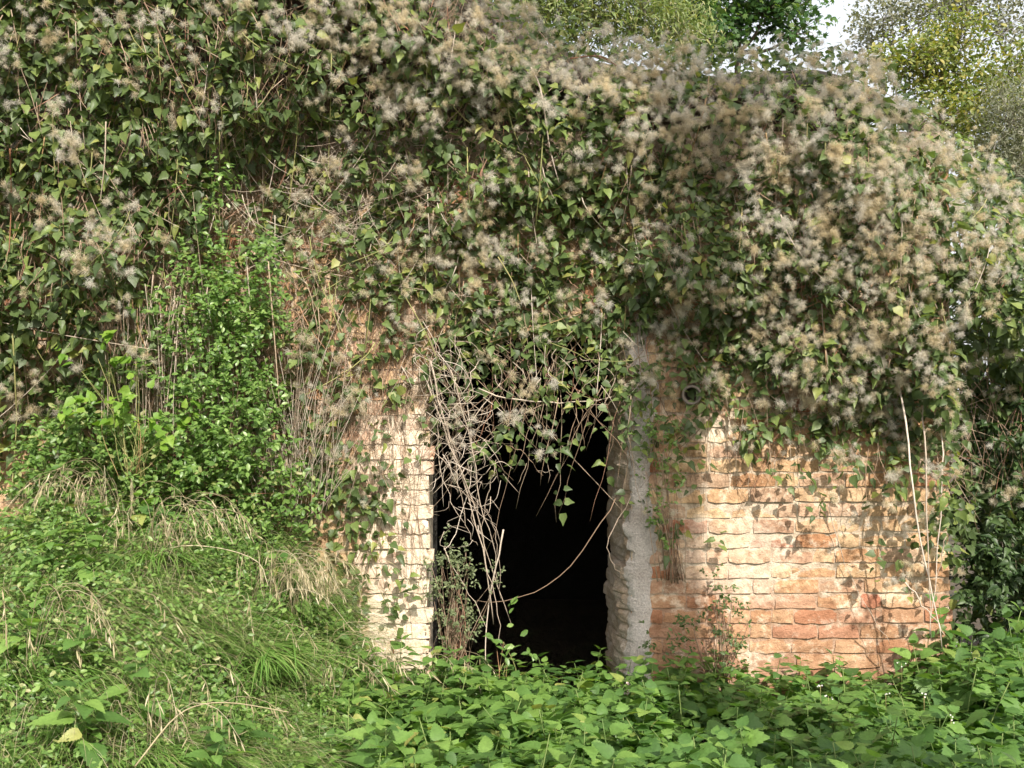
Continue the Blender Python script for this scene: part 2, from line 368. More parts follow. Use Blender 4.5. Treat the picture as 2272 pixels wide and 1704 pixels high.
def brick_shape(w, h, seed, rough=1.0):
    r = np.random.default_rng(seed); nx, nz = 6, 3; v = []; f = []
    for j in range(nz):
        for i in range(nx):
            x = (i / (nx - 1) - .5) * w; z = (j / (nz - 1) - .5) * h; y = -.0135 + r.normal(0, .0022) + .006 * (j / (nz - 1) - .5)
            edge = i in (0, nx - 1) or j in (0, nz - 1)
            if edge: x += r.normal(0, .0022) * rough; z += r.normal(0, .0022) * rough; y += abs(r.normal(0, .0020)) + .0008
            if i in (0, nx - 1) and j in (0, nz - 1): x *= 1 - .025 * r.random(); z *= 1 - .14 * r.random(); y += .002
            v.append((x, y, z))
    for j in range(nz - 1):
        for i in range(nx - 1):
            k = j * nx + i; f += [(k, k + 1, k + nx + 1), (k, k + nx + 1, k + nx)]
    ring = list(range(nx)) + [nx * j + nx - 1 for j in range(1, nz)] + [nx * (nz - 1) + i for i in range(nx - 2, -1, -1)] + [nx * j for j in range(nz - 2, 0, -1)]
    k0 = len(v)
    for q in ring: v.append((v[q][0], .05, v[q][2]))
    for i in range(len(ring)):
        j = (i + 1) % len(ring); f += [(ring[i], k0 + i, ring[j]), (ring[j], k0 + i, k0 + j)]
    return np.array(v), np.array(f)
CH = .0755
STR, HED, BH = .212, .101, .0645
shapes = {'s': [brick_shape(STR, BH, i) for i in range(10)], 'h': [brick_shape(HED, BH, 50 + i) for i in range(8)]}
meshes = {k: [mesh_from('brick', v, f, MT['brick']) for v, f in s] for k, s in shapes.items()}
for ms in meshes.values():
    for me in ms: me.polygons.foreach_set('use_smooth', np.zeros(len(me.polygons), bool))
rest_bricks = Acc(); n_brick = 0
def lay(x, z, kind, sx=1, single=False, rot=0, sz=1):
    global n_brick
    i = random.randrange(len(shapes[kind])); tilt = random.gauss(0, .006) + rot
    M = Matrix.Translation((x, random.gauss(0, .002), z)) @ Matrix.Rotation(tilt, 4, 'Y') @ Matrix.Diagonal((sx * random.choice((1, 1, -1)) if False else sx, 1, sz, 1))
    if single and n_brick < 300:
        obj('brick', meshes[kind][i], ruin, M); n_brick += 1
    else:
        v, f = shapes[kind][i]; rest_bricks.inst(v, f, np.array(M)[None, :3, :])
def wave(x, k): return .004 * math.sin(x * 1.7 + k * .3) + .0015 * math.sin(x * 5.1 + k * 1.3) + .004 * x
def course(x0, x1, z, k, test):
    x = x0; j = .009
    flip = k % 2
    if flip: seq = ['h']
    else: seq = ['s']
    first = True
    while x < x1 - .03:
        kind = seq[0] if first else ('h' if random.random() < .3 else 's'); first = False
        w = {'s': STR, 'h': HED}[kind] * random.uniform(.95, 1.05); rem = x1 - x
        if rem - w < .07: w = rem; kind = 's' if w > .15 else 'h'
        sx = w / {'s': STR, 'h': HED}[kind]; cx = x + w / 2
        lay(cx, z + wave(cx, k), kind, sx, test(cx, z))
        x += w + j

k = 0; z = -.10
vis_r = lambda x, z: (x > .70 and .12 < z < 1.72)
vis_p = lambda x, z: (-.80 < x < DL and .15 < z < 1.9)
while z < WTOP - .05:
    e = random.gauss(0, .012)
    if z < DTOP - .02:
        course(-.82 - (.05 if k % 2 else 0), DL + e, z, k, vis_p)
        course(.655 if z < 1.75 else DR + .02, WR + random.gauss(0, .006), z, k, vis_r)
    elif z < DTOP + .06:
        course(-.82, WR, z, k, lambda x, z: -.45 < x < .7)
    elif z > DTOP + .29 or z < DTOP:
        course(-.82, WR, z, k, lambda x, z: False)
    else:
        course(-.82, -.62, z, k, lambda x, z: False); course(.82, WR, z, k, lambda x, z: False)
    course(-5.2, -.835 - (.05 if k % 2 else 0), z, k, lambda x, z: False)
    z += CH; k += 1
x = -.61
while x < .82:                                            # upright bricks over the doorway
    lay(x + .035, DTOP + .185, 's', .97, -.5 < x < .7, math.pi / 2 + random.gauss(0, .02), 1.0); x += .075
part('bricks', rest_bricks, MT['brick'], ruin, 'stuff', flat=True)
# right-hand jamb: plaster strip on the face, broken rubble edge turning into the doorway
prof = np.array([(.728, -.008), (.70, -.020), (.66, -.024), (.62, -.022), (.598, -.014), (.580, .012), (.563, .035), (.552, .07), (.545, .12), (.535, .19), (.53, .27), (.525, .36), (.52, .449)])
zz = np.linspace(-.1, DTOP + .03, 200)
P2 = np.zeros((len(zz), len(prof), 3)); P2[..., 0] = prof[:, 0]; P2[..., 1] = prof[:, 1]; P2[..., 2] = zz[:, None]
n1 = vnoise(P2, 9, 3) - .5; n2 = vnoise(P2, 26, 4) - .5; n3 = vnoise(P2, 60, 9) - .5
edge = np.array([.5, .25, .1, .15, .5, 1, 1, 1, .9, .8, .7, .6, .5])
P2[..., 0] += (n1 * .04 + n2 * .025 + n3 * .012) * edge * np.array([1, .6, .3, .3, 1, 1, 1, 1, 1, 1, 1, 1, 1])
P2[..., 1] += (n2 * .02 + n3 * .012) * edge * .5
ci = np.floor(zz / CH).astype(int); cr_ = np.random.default_rng(3).normal(0, .0045, 60)[ci % 60]; fr = np.abs((zz / CH) % 1 - .5) * 2
P2[:, 4:, 0] += (cr_ + .006 * (fr > .78))[:, None]                       # broken brick ends course by course
P2[:, 0, 0] += .10 * (vnoise(np.stack([zz * 0, zz * 0, zz], -1), 5, 77) - .55) + .04 * (vnoise(np.stack([zz * 0, zz * 0, zz], -1), 17, 78) - .5)
P2[:, 1, 0] += .05 * (vnoise(np.stack([zz * 0, zz * 0, zz], -1), 5, 77) - .6)
def grid_faces(nr, nc):
    i = np.arange(nr * nc).reshape(nr, nc); a, b, c, d = i[:-1, :-1].ravel(), i[:-1, 1:].ravel(), i[1:, 1:].ravel(), i[1:, :-1].ravel()
    return np.concatenate([np.stack([a, b, c], -1), np.stack([a, c, d], -1)])
A = Acc(); A.add(P2[:, :6], grid_faces(len(zz), 6)); part('plaster_strip', A, MT['plaster'], ruin)
A = Acc(); A.add(P2[:, 5:], grid_faces(len(zz), len(prof) - 5)); part('broken_jamb', A, MT['rubble'], ruin, flat=True)
# pipe stub in the wall, rusty hook on the pillar
def ring_pipe(r, ri, L, n=20):
    ang = np.arange(n) * 2 * math.pi / n; c = np.stack([np.cos(ang), 0 * ang, np.sin(ang)], -1); Y = np.array([0, 1, 0])
    rows = [c * r * .97 - Y * 0 + Y * .05, c * r - Y * (L - .02), c * r * 1.06 - Y * (L - .018), c * r * 1.06 - Y * L, c * ri - Y * L, c * ri * .98 - Y * .025, c * 0.001 - Y * .025]
    v = np.concatenate(rows); f = []
    for q in range(len(rows) - 1):
        for j in range(n):
            k = (j + 1) % n; f += [(q * n + j, q * n + n + k, q * n + k), (q * n + j, q * n + n + j, q * n + n + k)]
    return v, np.array(f)
v, f = ring_pipe(.047, .038, .10)
o = obj('drain_pipe', mesh_from('drain_pipe', v, f, MT['clay'])); o.location = at(1538, 872, -.0); o.rotation_euler = (math.radians(6), 0, math.radians(-14))
tag(o, 'dark round pipe stub sticking out of the brick wall', 'pipe')
A = Acc(); p = np.array(at(873, 1428, 0.0))
A.add(*tube(spline([p + (0, .02, 0), p + (0, -.035, .0), p + (.004, -.045, -.012), p + (.004, -.042, -.04)], 9), .005, .004, 6))
A.add(*tube(spline([p + (-.012, -.012, .012), p + (0, -.03, .018), p + (.014, -.012, .012)], 7), .0045, .0045, 6))
o = thing('iron_hook', 'small rusty iron hook low on the whitened door pillar', 'hook', tuple(p)); part('hook', A, MT['rust'], o)

# ------------------------------------------------------------------ earth mound on the roof
RPX = np.array([-600, 0, 700, 960, 1100, 1200, 1350, 1500, 1700, 1900, 1990, 2060, 2110, 2200, 2272, 2400, 2700])
RPY = np.array([-620, -560, -380, -200, -50, 30, 72, 95, 103, 112, 160, 232, 292, 345, 415, 600, 1000])
def ridge(px): return np.interp(px, RPX, RPY)
mx = np.linspace(-5, 2.16, 110); my = np.array([.06, .14, .3, .6, 1.2, 2.2, 3.2, 3.85])
MX, MY = np.meshgrid(mx, my)
rz = 1.6 + (852 - ridge(1136 + MX * FPX / 5.75)) * 5.75 / FPX
hump = np.array([.55, .75, .92, 1, 1.0, .9, .6, .15])[:, None]
MZ = WTOP + .1 + np.maximum(rz - .15 - WTOP - .1, .02) * hump + .24 * np.clip(MY - .3, 0, 1.0) + .14 * (vnoise(np.stack([MX, MY, MX * 0], -1), 3.5, 8) - .5) * (MY > .1)
tag(obj('earth_mound', mesh_from('earth_mound', np.stack([MX, MY, MZ], -1), grid_faces(len(my), len(mx)), MT['soil'])), 'earth heaped over the roof of the ruin', None, None, 'structure')

# ------------------------------------------------------------------ climbing vines with seed tufts
LEAFD = np.array([
 [9, 8, 7, 6, 8, 7, 7, 7, 8, 9, 9, 9, 9, 9, 9, 9],
 [9, 8, 8, 7, 7, 6, 7, 7, 7, 7, 7, 6, 7, 7, 7, 7],
 [9, 9, 8, 6, 5, 4, 6, 7, 8, 8, 8, 8, 8, 8, 8, 8],
 [9, 9, 7, 4, 3, 4, 7, 7, 8, 8, 8, 8, 8, 8, 7, 7],
 [9, 8, 4, 2, 5, 5, 6, 6, 8, 9, 9, 9, 8, 8, 8, 8],
 [8, 6, 2, 1, 5, 3, 2.4, 6, 7, 7, 6, 6, 8, 8, 8, 8],
 [6, 4, 2, 1, 5, 2.2, .6, 2.4, 2.4, 1.4, 2.8, 1.2, 4.2, 6.5, 7, 8],
 [2, 1, 0, 0, 4, 4.4, 0, .5, .2, 0, 1.6, 0, .3, 1.2, 2.6, 8],
 [1, 0, 0, 0, 3.5, 4.6, 0, 0, 0, 0, .8, 0, 0, .2, 1, 8],
 [0, 0, 0, 0, 1.5, 2.6, 0, 0, 0, 0, 0, 0, 0, 0, .3, 7],
 [0, 0, 0, 0, 0, 0, 0, 0, 0, 0, 0, 0, 0, 0, 0, 2],
 [0, 0, 0, 0, 0, 0, 0, 0, 0, 0, 0, 0, 0, 0, 0, 0]], float)
FLUFD = np.array([
 [4, 5, 3, 3, 4, 5, 7, 9, 9, 9, 9, 9, 9, 9, 9, 9],
 [3, 5, 4, 3, 4, 3, 5, 7, 8, 8, 8, 9, 9, 9, 9, 7],
 [2, 4, 3, 2, 2, 3, 4, 6, 5, 5, 4, 6, 7, 7, 7, 6],
 [2, 3, 2, 1, 2, 4, 5, 5, 6, 7, 5, 6, 5, 5, 6, 5],
 [1, 3, 1, 0, 2, 3, 3, 4, 4, 5, 5, 5, 5, 5, 6, 4],
 [2, 3, 0, 0, 1, 2, 2, 4, 3, 2, 3, 3, 4, 4, 5, 3],
 [3, 1, 0, 0, 1, 1.6, .4, 1, .6, 0, 1, 1, 3.5, 4, 4, 2],
 [2, 0, 0, 0, 1, .6, 0, 0, 0, 0, 1, 0, .3, 1, 2, 1],
 [0, 0, 0, 0, 0, 0, 0, 0, 0, 0, 0, 0, 0, 0, .5, 1],
 [0] * 16, [0] * 16, [0] * 16], float)
FLUFD[:, :7] *= np.array([.45, .6, .5, .4, .55, .7, .85]); FLUFD[0:2, 6:] *= 1.15
def table(T, px, py):
    u = np.clip(px / 142 - .5, 0, 14.999); v = np.clip(py / 142 - .5, 0, 10.999)
    i = u.astype(int); j = v.astype(int); fu = u - i; fv = v - j
    return (T[j, i] * (1 - fu) + T[j, i + 1] * fu) * (1 - fv) + (T[j + 1, i] * (1 - fu) + T[j + 1, i + 1] * fu) * fv
DPX = np.array([-600, 0, 300, 560, 700, 900, 1000, 1380, 1500, 1700, 2000, 2130, 2300, 2800])
DD = np.array([.5, .5, .42, .28, .14, .10, .16, .22, .28, .34, .40, .42, .40, .2])
HEMY = np.array([1050, 1000, 900, 800, 1200, 800, 780, 800, 830, 850, 1020, 1300, 1400, 1400])
def surf_y(px, py):
    """distance of the vine's outer face in front of the wall (negative y), rounding back over the top"""
    D = np.interp(px, DPX, DD); hem = np.interp(px, DPX, HEMY)
    D = D * (.35 + .65 * np.clip((hem - py) / 330, 0, 1)) + .16 * np.clip((420 - py) / 300, 0, 1)
    q = np.stack([px / 440., py / 440., 0 * px], -1)
    D = D + (.34 * (vnoise(q, 2.3, 11) - .5) + .17 * (vnoise(q, 5.5, 12) - .5)) * np.clip(D / .2, .25, 1)
    t = np.clip((py - ridge(px)) / 270, 0, 1)
    y = -np.maximum(D, .03) * np.sqrt(np.maximum(1 - (1 - t) ** 2, 0)) + .45 * (1 - t) ** 2
    beyond = np.clip((px - 2110) / 40, 0, 1) * np.clip((py - 700) / 120, 0, 1)
    return y + beyond * .45
CUTS = [-1e9, 300, 620, 930, 1390, 1700, 2010, 1e9]
VL = ['dark green vine with few seed tufts hanging at the left edge above the grassy bank',
      'leafy vine with scattered seed tufts above the bright green small-leaved shrub',
      'thin vine with bare brown stems over the wall left of the door pillar',
      'vine with pale seed tufts hanging over the top of the dark doorway',
      'dense vine full of grey seed tufts directly right of the doorway, above the pipe',
      'heavy vine whose leaves and tufts hang over the lit brick wall',
      'vine rounding over the right end of the wall with cream seed tufts on top']
vines = []
for i in range(7):
    c = (max(CUTS[i], -60) + min(CUTS[i + 1], 2330)) / 2; p = at(c, 1540, -.05)
    vines.append(thing('climbing_vine', VL[i], 'vine', (p[0], -.06, float(ground_z(p[0], -.06))), 'climbing vines covering the wall'))
vleaf = [dict(M=[], t=[], s=[]) for _ in range(7)]
vfl = [dict(M=[], t=[], s=[]) for _ in range(7)]
def vine_of(px): return np.clip(np.searchsorted(CUTS, px) - 1, 0, 6)

def scatter(T, rate, lo=(-260, -240), hi=(2520, 1500), drift=False):
    n = int(rate * 9 * (hi[0] - lo[0]) * (hi[1] - lo[1]) / 440 ** 2)
    px = U(lo[0], hi[0], n); py = U(lo[1], hi[1], n); d = table(T, px, np.maximum(py, 0))
    q = np.stack([px / 440, py / 440, 0 * px], -1)
    clump = .35 + 1.3 * vnoise(q, 5.0, 21)
    if drift: clump = np.clip(2.6 * (vnoise(q, 2.4, 61) * .6 + vnoise(q, 6.5, 62) * .4) - .50, .12, 2) + .45 * np.clip(1 - (py - ridge(px)) / 260, 0, 1)
    keep = (U(0, 9, n) < d * clump) & (py > ridge(px) + 3)
    return px[keep], py[keep], d[keep]
def outward(px, py, k):
    t = np.clip((py - ridge(px)) / 300, 0, 1)
    o = np.stack([NRM(.08, .42, k), -.35 - .5 * t + NRM(0, .35, k), .95 - .35 * t + NRM(0, .35, k)], -1)
    return nrm(o)
px, py, dens = scatter(LEAFD, 84)
k = len(px); y = surf_y(px, py); inner = RNG.exponential(.055, k) * (1 + .8 * (px < 700)); inner = np.minimum(inner, .3)
front = inner < .05
y = y + inner - .02
y = np.where((y > -.02) & (py > ridge(px) + 160) & (px < 2090) & ~((px > 960) & (px < 1370) & (py > 740)), -.02 - U(0, .03, k), y)
pos = at_v(px, py, y)
no = outward(px, py, k)
down = np.stack([NRM(0, .55, k), -.25 + NRM(0, .3, k), -.8 + NRM(0, .35, k)], -1)
side = nrm(np.cross(no, down)); dn = nrm(down - no * np.sum(down * no, -1, keepdims=True))
vi = vine_of(px)
for q in range(5):
    has = (U(0, 1, k) < (1, .95, .95, .55, .55)[q])
    s = np.where(q == 0, U(.040, .070, k), U(.028, .058, k)) * np.where(px < 330, 1.08, 1)
    if q == 0: dd = dn; off = dn * .045
    else:
        sg = -1 if q % 2 else 1; back = 0.0 if q < 3 else -.055
        dd = dn * U(.1, .5, k)[:, None] + side * sg; off = dn * back + side * sg * .012
    nn = nrm(no + NRM(0, .42, (k, 3)))
    M = frames(pos + off + NRM(0, .006, (k, 3)), dd, nn, s)
    tt = RNG.integers(0, 3, k)
    for v in range(7):
        m = has & (vi == v)
        vleaf[v]['M'].append(M[m]); vleaf[v]['t'].append(tt[m]); vleaf[v]['s'].append((s * np.where(front, 1, .3))[m])
# seed tufts: clusters of feathery balls
px, py, dens = scatter(FLUFD, 35, drift=True)
k = len(px); y = surf_y(px, py) - .065 + RNG.exponential(.02, k)
topside = np.clip(1 - (py - ridge(px)) / 330, 0, 1)
nh = np.minimum(RNG.integers(3, 8, k) + (topside * 2).astype(int), 8); cpos = at_v(px, py, y)
rep = np.repeat(np.arange(k), nh); kk = len(rep)
off = NRM(0, 1, (kk, 3)) * np.array([.030, .018, .026]) * U(.6, 1.8, k)[rep][:, None]
hp = cpos[rep] + off; hs = U(.036, .076, kk)
hd = nrm(NRM(0, 1, (kk, 3))); hn = nrm(NRM(0, .5, (kk, 3)) + np.array([0, -.5, .7]))
M = frames(hp, hd, hn, hs); tt = RNG.integers(0, 5, kk); vi = vine_of(px)[rep]
for v in range(7):
    m = vi == v; vfl[v]['M'].append(M[m]); vfl[v]['t'].append(tt[m]); vfl[v]['s'].append((hs * (1 - 3 * (off[:, 1])))[m])
leaf_me = [mesh_from('leaf', *t, MT['vine_leaf']) for t in VINE]
fluff_me = [mesh_from('seed_head', *t, MT['fluff']) for t in FLUFF]
def in_frame(M):
    X, Y = to_px(M[:, :, 3]); return (X > 0) & (X < 2272) & (Y > 0) & (Y < 1704)
for v in range(7):
    base = vines[v].location
    for store, tmpl, mes, name, rest, mat, cap in ((vleaf[v], VINE, leaf_me, 'leaf', 'foliage', MT['vine_leaf'], 230), (vfl[v], FLUFF, fluff_me, 'seed_head', 'seed_fluff', MT['fluff'], 130)):
        M = np.concatenate(store['M']); t = np.concatenate(store['t']); s = np.concatenate(store['s'])
        s = np.where(in_frame(M), s, 0); order = np.argsort(-s * U(.75, 1, len(s)))
        for i in order[:cap]:
            if s[i] > 0: obj(name, mes[t[i]], vines[v], mat4(M[i], base))
        A = Acc(); r = order[cap:]
        for q in range(len(tmpl)): A.inst(*tmpl[q], M[r[t[r] == q]])
        part(rest, A, mat, vines[v], 'stuff')
    # stems: brown tangle behind, long pale and olive shoots hanging in front
    lo, hi = max(CUTS[v], -100), min(CUTS[v + 1], 2380)
    A = Acc(); B = Acc(); G = Acc()
    for i in range(int((hi - lo) * (1.5 if v in (1, 2) else .95))):
        x0 = random.uniform(lo, hi); y0 = random.uniform(-60, 900)
        if table(LEAFD, np.array([x0]), np.array([max(y0, 0.)]))[0] < random.uniform(0, 4) or y0 < ridge(x0) + 50: continue
        n = 8; L = random.uniform(60, 330); dx = random.gauss(0, 110)
        xs = x0 + np.linspace(0, dx, n) + np.cumsum(NRM(0, 5, n)); ys = y0 + np.linspace(0, L, n)
        yy = np.minimum(surf_y(xs, ys) + random.uniform(-.02, .10), -.012)
        A.add(*tube(at_v(xs, ys, yy), random.uniform(.0012, .003), .001, 3))
    for i in range(int((hi - lo) * .075)):
        x0 = random.uniform(lo, hi); y0 = random.uniform(0, 760)
        if y0 < ridge(x0) + 60: continue
        n = 10; L = random.uniform(90, 300); dx = random.gauss(0, 60) if random.random() < .7 else random.gauss(0, 220)
        if x0 + dx > 2150 or y0 + L > np.interp(x0, DPX, HEMY) + 120: continue
        xs = x0 + dx * np.linspace(0, 1, n) ** 1.5; ys = y0 + np.linspace(0, L, n)
        yy = np.minimum(surf_y(xs, ys) - random.uniform(.0, .04), -.012)
        (B if random.random() < .45 else G).add(*tube(at_v(xs, ys, yy), random.uniform(.002, .0036), .0014, 4))
    part('twigs', A, MT['twig'], vines[v], 'stuff'); part('pale_shoots', B, MT['pale_stem'], vines[v], 'stuff'); part('green_shoots', G, MT['green_stem'], vines[v], 'stuff')

# named long shoots seen in front of the vine mass, parts of their vines
def shoot(v, pts, r, mat, name='stem', yo=-.05, n=14):
    px = np.array([p[0] for p in pts], float); py = np.array([p[1] for p in pts], float)
    y = np.array([p[2] if len(p) > 2 else float(surf_y(np.array([p[0]], float), np.array([p[1]], float))[0]) + yo for p in pts])
    A = Acc(); A.add(*tube(spline(at_v(px, py, y), n), r, r * .6, 5)); return part(name, A, mat, vines[v])
shoot(3, [(1178, 150), (1200, 200), (1215, 300), (1225, 350), (1240, 405)], .0045, MT['pale_stem'])
shoot(3, [(1205, 300), (1198, 400), (1188, 510)], .0035, MT['green_stem'])
shoot(4, [(1265, 130), (1330, 125), (1380, 155), (1420, 188)], .0035, MT['rust'])
shoot(0, [(22, 330), (25, 440), (20, 560)], .004, MT['rust']); shoot(0, [(28, 740), (34, 860), (36, 950), (24, 1110)], .004, MT['green_stem'])
shoot(0, [(235, 270), (232, 360), (222, 450)], .0035, MT['pale_stem']); shoot(0, [(205, 330), (202, 370), (195, 415)], .003, MT['green_stem'])
shoot(1, [(320, 5), (355, 75), (385, 150), (415, 210), (450, 280)], .004, MT['twig'])
shoot(1, [(545, 560, -.42), (552, 640, -.42), (556, 720, -.42)], .0035, MT['pale_stem']); shoot(2, [(595, 580, -.36), (603, 680, -.36), (612, 790, -.36), (620, 900, -.36)], .004, MT['twig'])
shoot(3, [(1105, 570, -.2), (1135, 620, -.2), (1155, 670, -.2)], .003, MT['green_stem'])
shoot(3, [(900, 660, -.12), (945, 740, -.12), (975, 810, -.12)], .003, MT['green_stem'])

# ------------------------------------------------------------------ bare stems in the doorway
dead = thing('dead_stems', 'bundle of bare pale dead stems hanging down the left side of the doorway', 'stems', at(1040, 1500, -.05))
def stem(pts, r, y=None, mat='pale_stem', parent=None, name='stem', n=14, r1=None, jit=.004):
    c = [at(p[0], p[1], p[2] if len(p) > 2 else y) for p in pts]
    A = Acc(); r *= random.uniform(.62, .85) if name == 'stem' else 1.0; A.add(*tube(spline(c, n, jit), r, r1 or r * .45, 6)); return part(name, A, MT[mat], parent or dead)
D_ = -.06
for pts, r in (([(955, 800), (985, 940), (1035, 1090), (1078, 1250), (1095, 1385)], .0060), ([(948, 850), (1005, 1000), (1055, 1130), (1085, 1240), (1135, 1387)], .0055),
               ([(1000, 820), (1040, 960), (1062, 1100), (1090, 1190), (1105, 1300)], .0050), ([(1117, 1175), (1100, 1260), (1085, 1340), (1078, 1430), (1085, 1530)], .0055),
               ([(985, 1215), (1000, 1250), (1050, 1330), (1080, 1395)], .0045), ([(1035, 880), (1050, 1010), (1022, 1160), (985, 1220)], .0048),
               ([(1100, 1020), (1085, 1090), (1065, 1180)], .0038), ([(970, 900), (975, 1030), (1000, 1110), (1030, 1160)], .0040),
               ([(1060, 1110), (1075, 1230), (1100, 1330), (1115, 1440)], .0035), ([(1080, 1130), (1102, 1200), (1112, 1330)], .0032),
               ([(960, 1000), (1010, 1060), (1040, 1180), (1060, 1210)], .0035), ([(1110, 850), (1050, 930), (990, 1040), (950, 1080)], .0038),
               ([(1200, 840), (1140, 930), (1075, 990), (1000, 1060), (955, 1100)], .0036), ([(1065, 790), (1040, 850), (1010, 900)], .0042)):
    stem([(a, b, D_ + random.uniform(-.06, .04)) for a, b in pts], r)
stem([(1370, 1095, -.02), (1320, 1180, -.05), (1262, 1258, -.05), (1190, 1312, -.06), (1110, 1334, -.06), (1058, 1332, -.05)], .0045, mat='twig')
stem([(1212, 880, -.08), (1214, 960, -.08), (1216, 1072, -.08)], .0032); stem([(1193, 1006, -.08), (1213, 1000, -.08), (1232, 1007, -.08)], .002, n=6); stem([(1192, 1045, -.08), (1214, 1046, -.08), (1228, 1045, -.08)], .002, n=6)
stem([(1062, 862, -.08), (1130, 886, -.1), (1230, 893, -.1), (1320, 888, -.08), (1378, 878, -.02)], .0048); stem([(1380, 800, -.04), (1352, 870, -.06), (1318, 940, -.08)], .0036)
stem([(1112, 980, -.09), (1160, 1005, -.09), (1190, 1040, -.09), (1205, 1055, -.09)], .003, mat='twig'); stem([(1168, 1028, -.09), (1158, 1050, -.09), (1148, 1075, -.09)], .0022, mat='twig', n=6)
stem([(1210, 820, -.1), (1260, 865, -.1), (1320, 888, -.1)], .003, mat='green_stem')
stem([(1220, 760, -.12), (1310, 795, -.1), (1400, 798, -.08), (1460, 780, -.1)], .003, mat='green_stem')
stem([(1400, 1100, -.03), (1360, 1180, -.06), (1348, 1220, -.06), (1365, 1260, -.04), (1385, 1275, -.02)], .004)
stem([(1372, 930, -.02), (1390, 970, -.03), (1430, 985, -.03)], .0045, mat='twig')
tw = Acc()
for cx, cy, sx, sy, n, L in ((1000, 900, 42, 70, 95, 100), (1040, 1070, 34, 75, 55, 70), (1200, 790, 110, 40, 35, 80), (960, 780, 40, 40, 40, 90)):
    for i in range(n):
        x0, y0 = random.gauss(cx, sx), random.gauss(cy, sy); a = random.gauss(.5, 1.0); l = random.uniform(.3, 1) * L; yy = random.uniform(-.16, .0)
        if x0 < 950: yy = min(yy, -.03)
        x1, y1 = x0 + math.sin(a) * l, y0 + math.cos(a) * l
        tw.add(*tube(spline([at(x0, y0, yy), at((x0 + x1) / 2 + random.gauss(0, 13), (y0 + y1) / 2 + random.gauss(0, 8), yy - .02), at(x1, y1, yy + random.gauss(0, .02))], 7), random.uniform(.0011, .0024), .001, 3))
part('twiglets', tw, MT['pale_stem'], dead, 'stuff')
# thin creeper stems pressed on the pillar and dry straw left of it
crp = thing('dry_creeper', 'net of thin brown creeper stems clinging to the lit door pillar', 'creeper', at(850, 1500, -.02))
A = Acc()
for i in range(150):
    x0, y0 = random.uniform(770, 945), random.uniform(640, 1180); L = random.uniform(80, 330); n = 10
    xs = x0 + np.linspace(0, random.gauss(0, 60), n) + np.cumsum(NRM(0, 3.2, n)); ys = y0 + np.linspace(0, L, n)
    yy = -.016 - .012 * np.abs(np.sin(np.linspace(0, random.uniform(2, 6), n))) - U(0, .02) * (random.random() < .3)
    m = (xs < 962) & (ys < 1440)
    if m.sum() > 3: A.add(*tube(at_v(xs[m], ys[m], yy[m]), random.uniform(.0009, .0019), .0008, 3))
for i in range(90):
    x0, y0 = random.uniform(760, 960), random.uniform(650, 1250); a = random.uniform(-1.6, 1.6); L = random.uniform(20, 90)
    A.add(*tube(spline([at(x0, y0, -.02), at(x0 + math.sin(a) * L / 2, y0 + math.cos(a) * L / 2, -.045), at(min(x0 + math.sin(a) * L, 965), y0 + math.cos(a) * L, -.03)], 5), .0012, .0008, 3))
part('stems', A, MT['twig'], crp, 'stuff')
strw = thing('dry_straw', 'upright dry straw stems massed between the shrub and the pillar', 'dry stems', (at(640, 1150, -.1)))
A = Acc()
for i in range(120):
    x1 = random.gauss(645, 45); y1 = random.uniform(950, 1200); x0 = x1 + (x1 - 640) * .5 + random.gauss(0, 55); L = random.uniform(70, 330); yy = random.uniform(-.28, -.03)
    A.add(*tube(spline([at(x1, y1, yy), at((x0 + x1) / 2 + random.gauss(0, 6), y1 - L / 2, yy - .02), at(x0, y1 - L, yy)], 7), random.uniform(.0011, .0026), .001, 3))
for i in range(420):
    x0 = random.gauss(740, 110); y0 = random.gauss(450, 70); a = random.uniform(0, 6.28); L = random.uniform(30, 150); yy = float(surf_y(np.array([x0]), np.array([y0]))[0]) + random.uniform(-.02, .08)
    A.add(*tube(spline([at(x0, y0, yy), at(x0 + math.cos(a) * L / 2, y0 + math.sin(a) * L / 2 + 8, yy - .03), at(x0 + math.cos(a) * L, y0 + math.sin(a) * L, yy)], 6), random.uniform(.001, .0022), .0008, 3))
for i in range(150):
    x0, y0 = random.uniform(210, 470), random.uniform(600, 760); L = random.uniform(120, 300); yy = random.uniform(-.40, -.06); dx = random.gauss(0, 22)
    A.add(*tube(spline([at(x0, y0, yy), at(x0 + dx * .7 + random.gauss(0, 6), y0 + L / 2, yy), at(x0 + dx, y0 + L, yy)], 7), random.uniform(.0012, .0032), .001, 3))
part('stalks', A, MT['pale_stem'], strw, 'stuff')

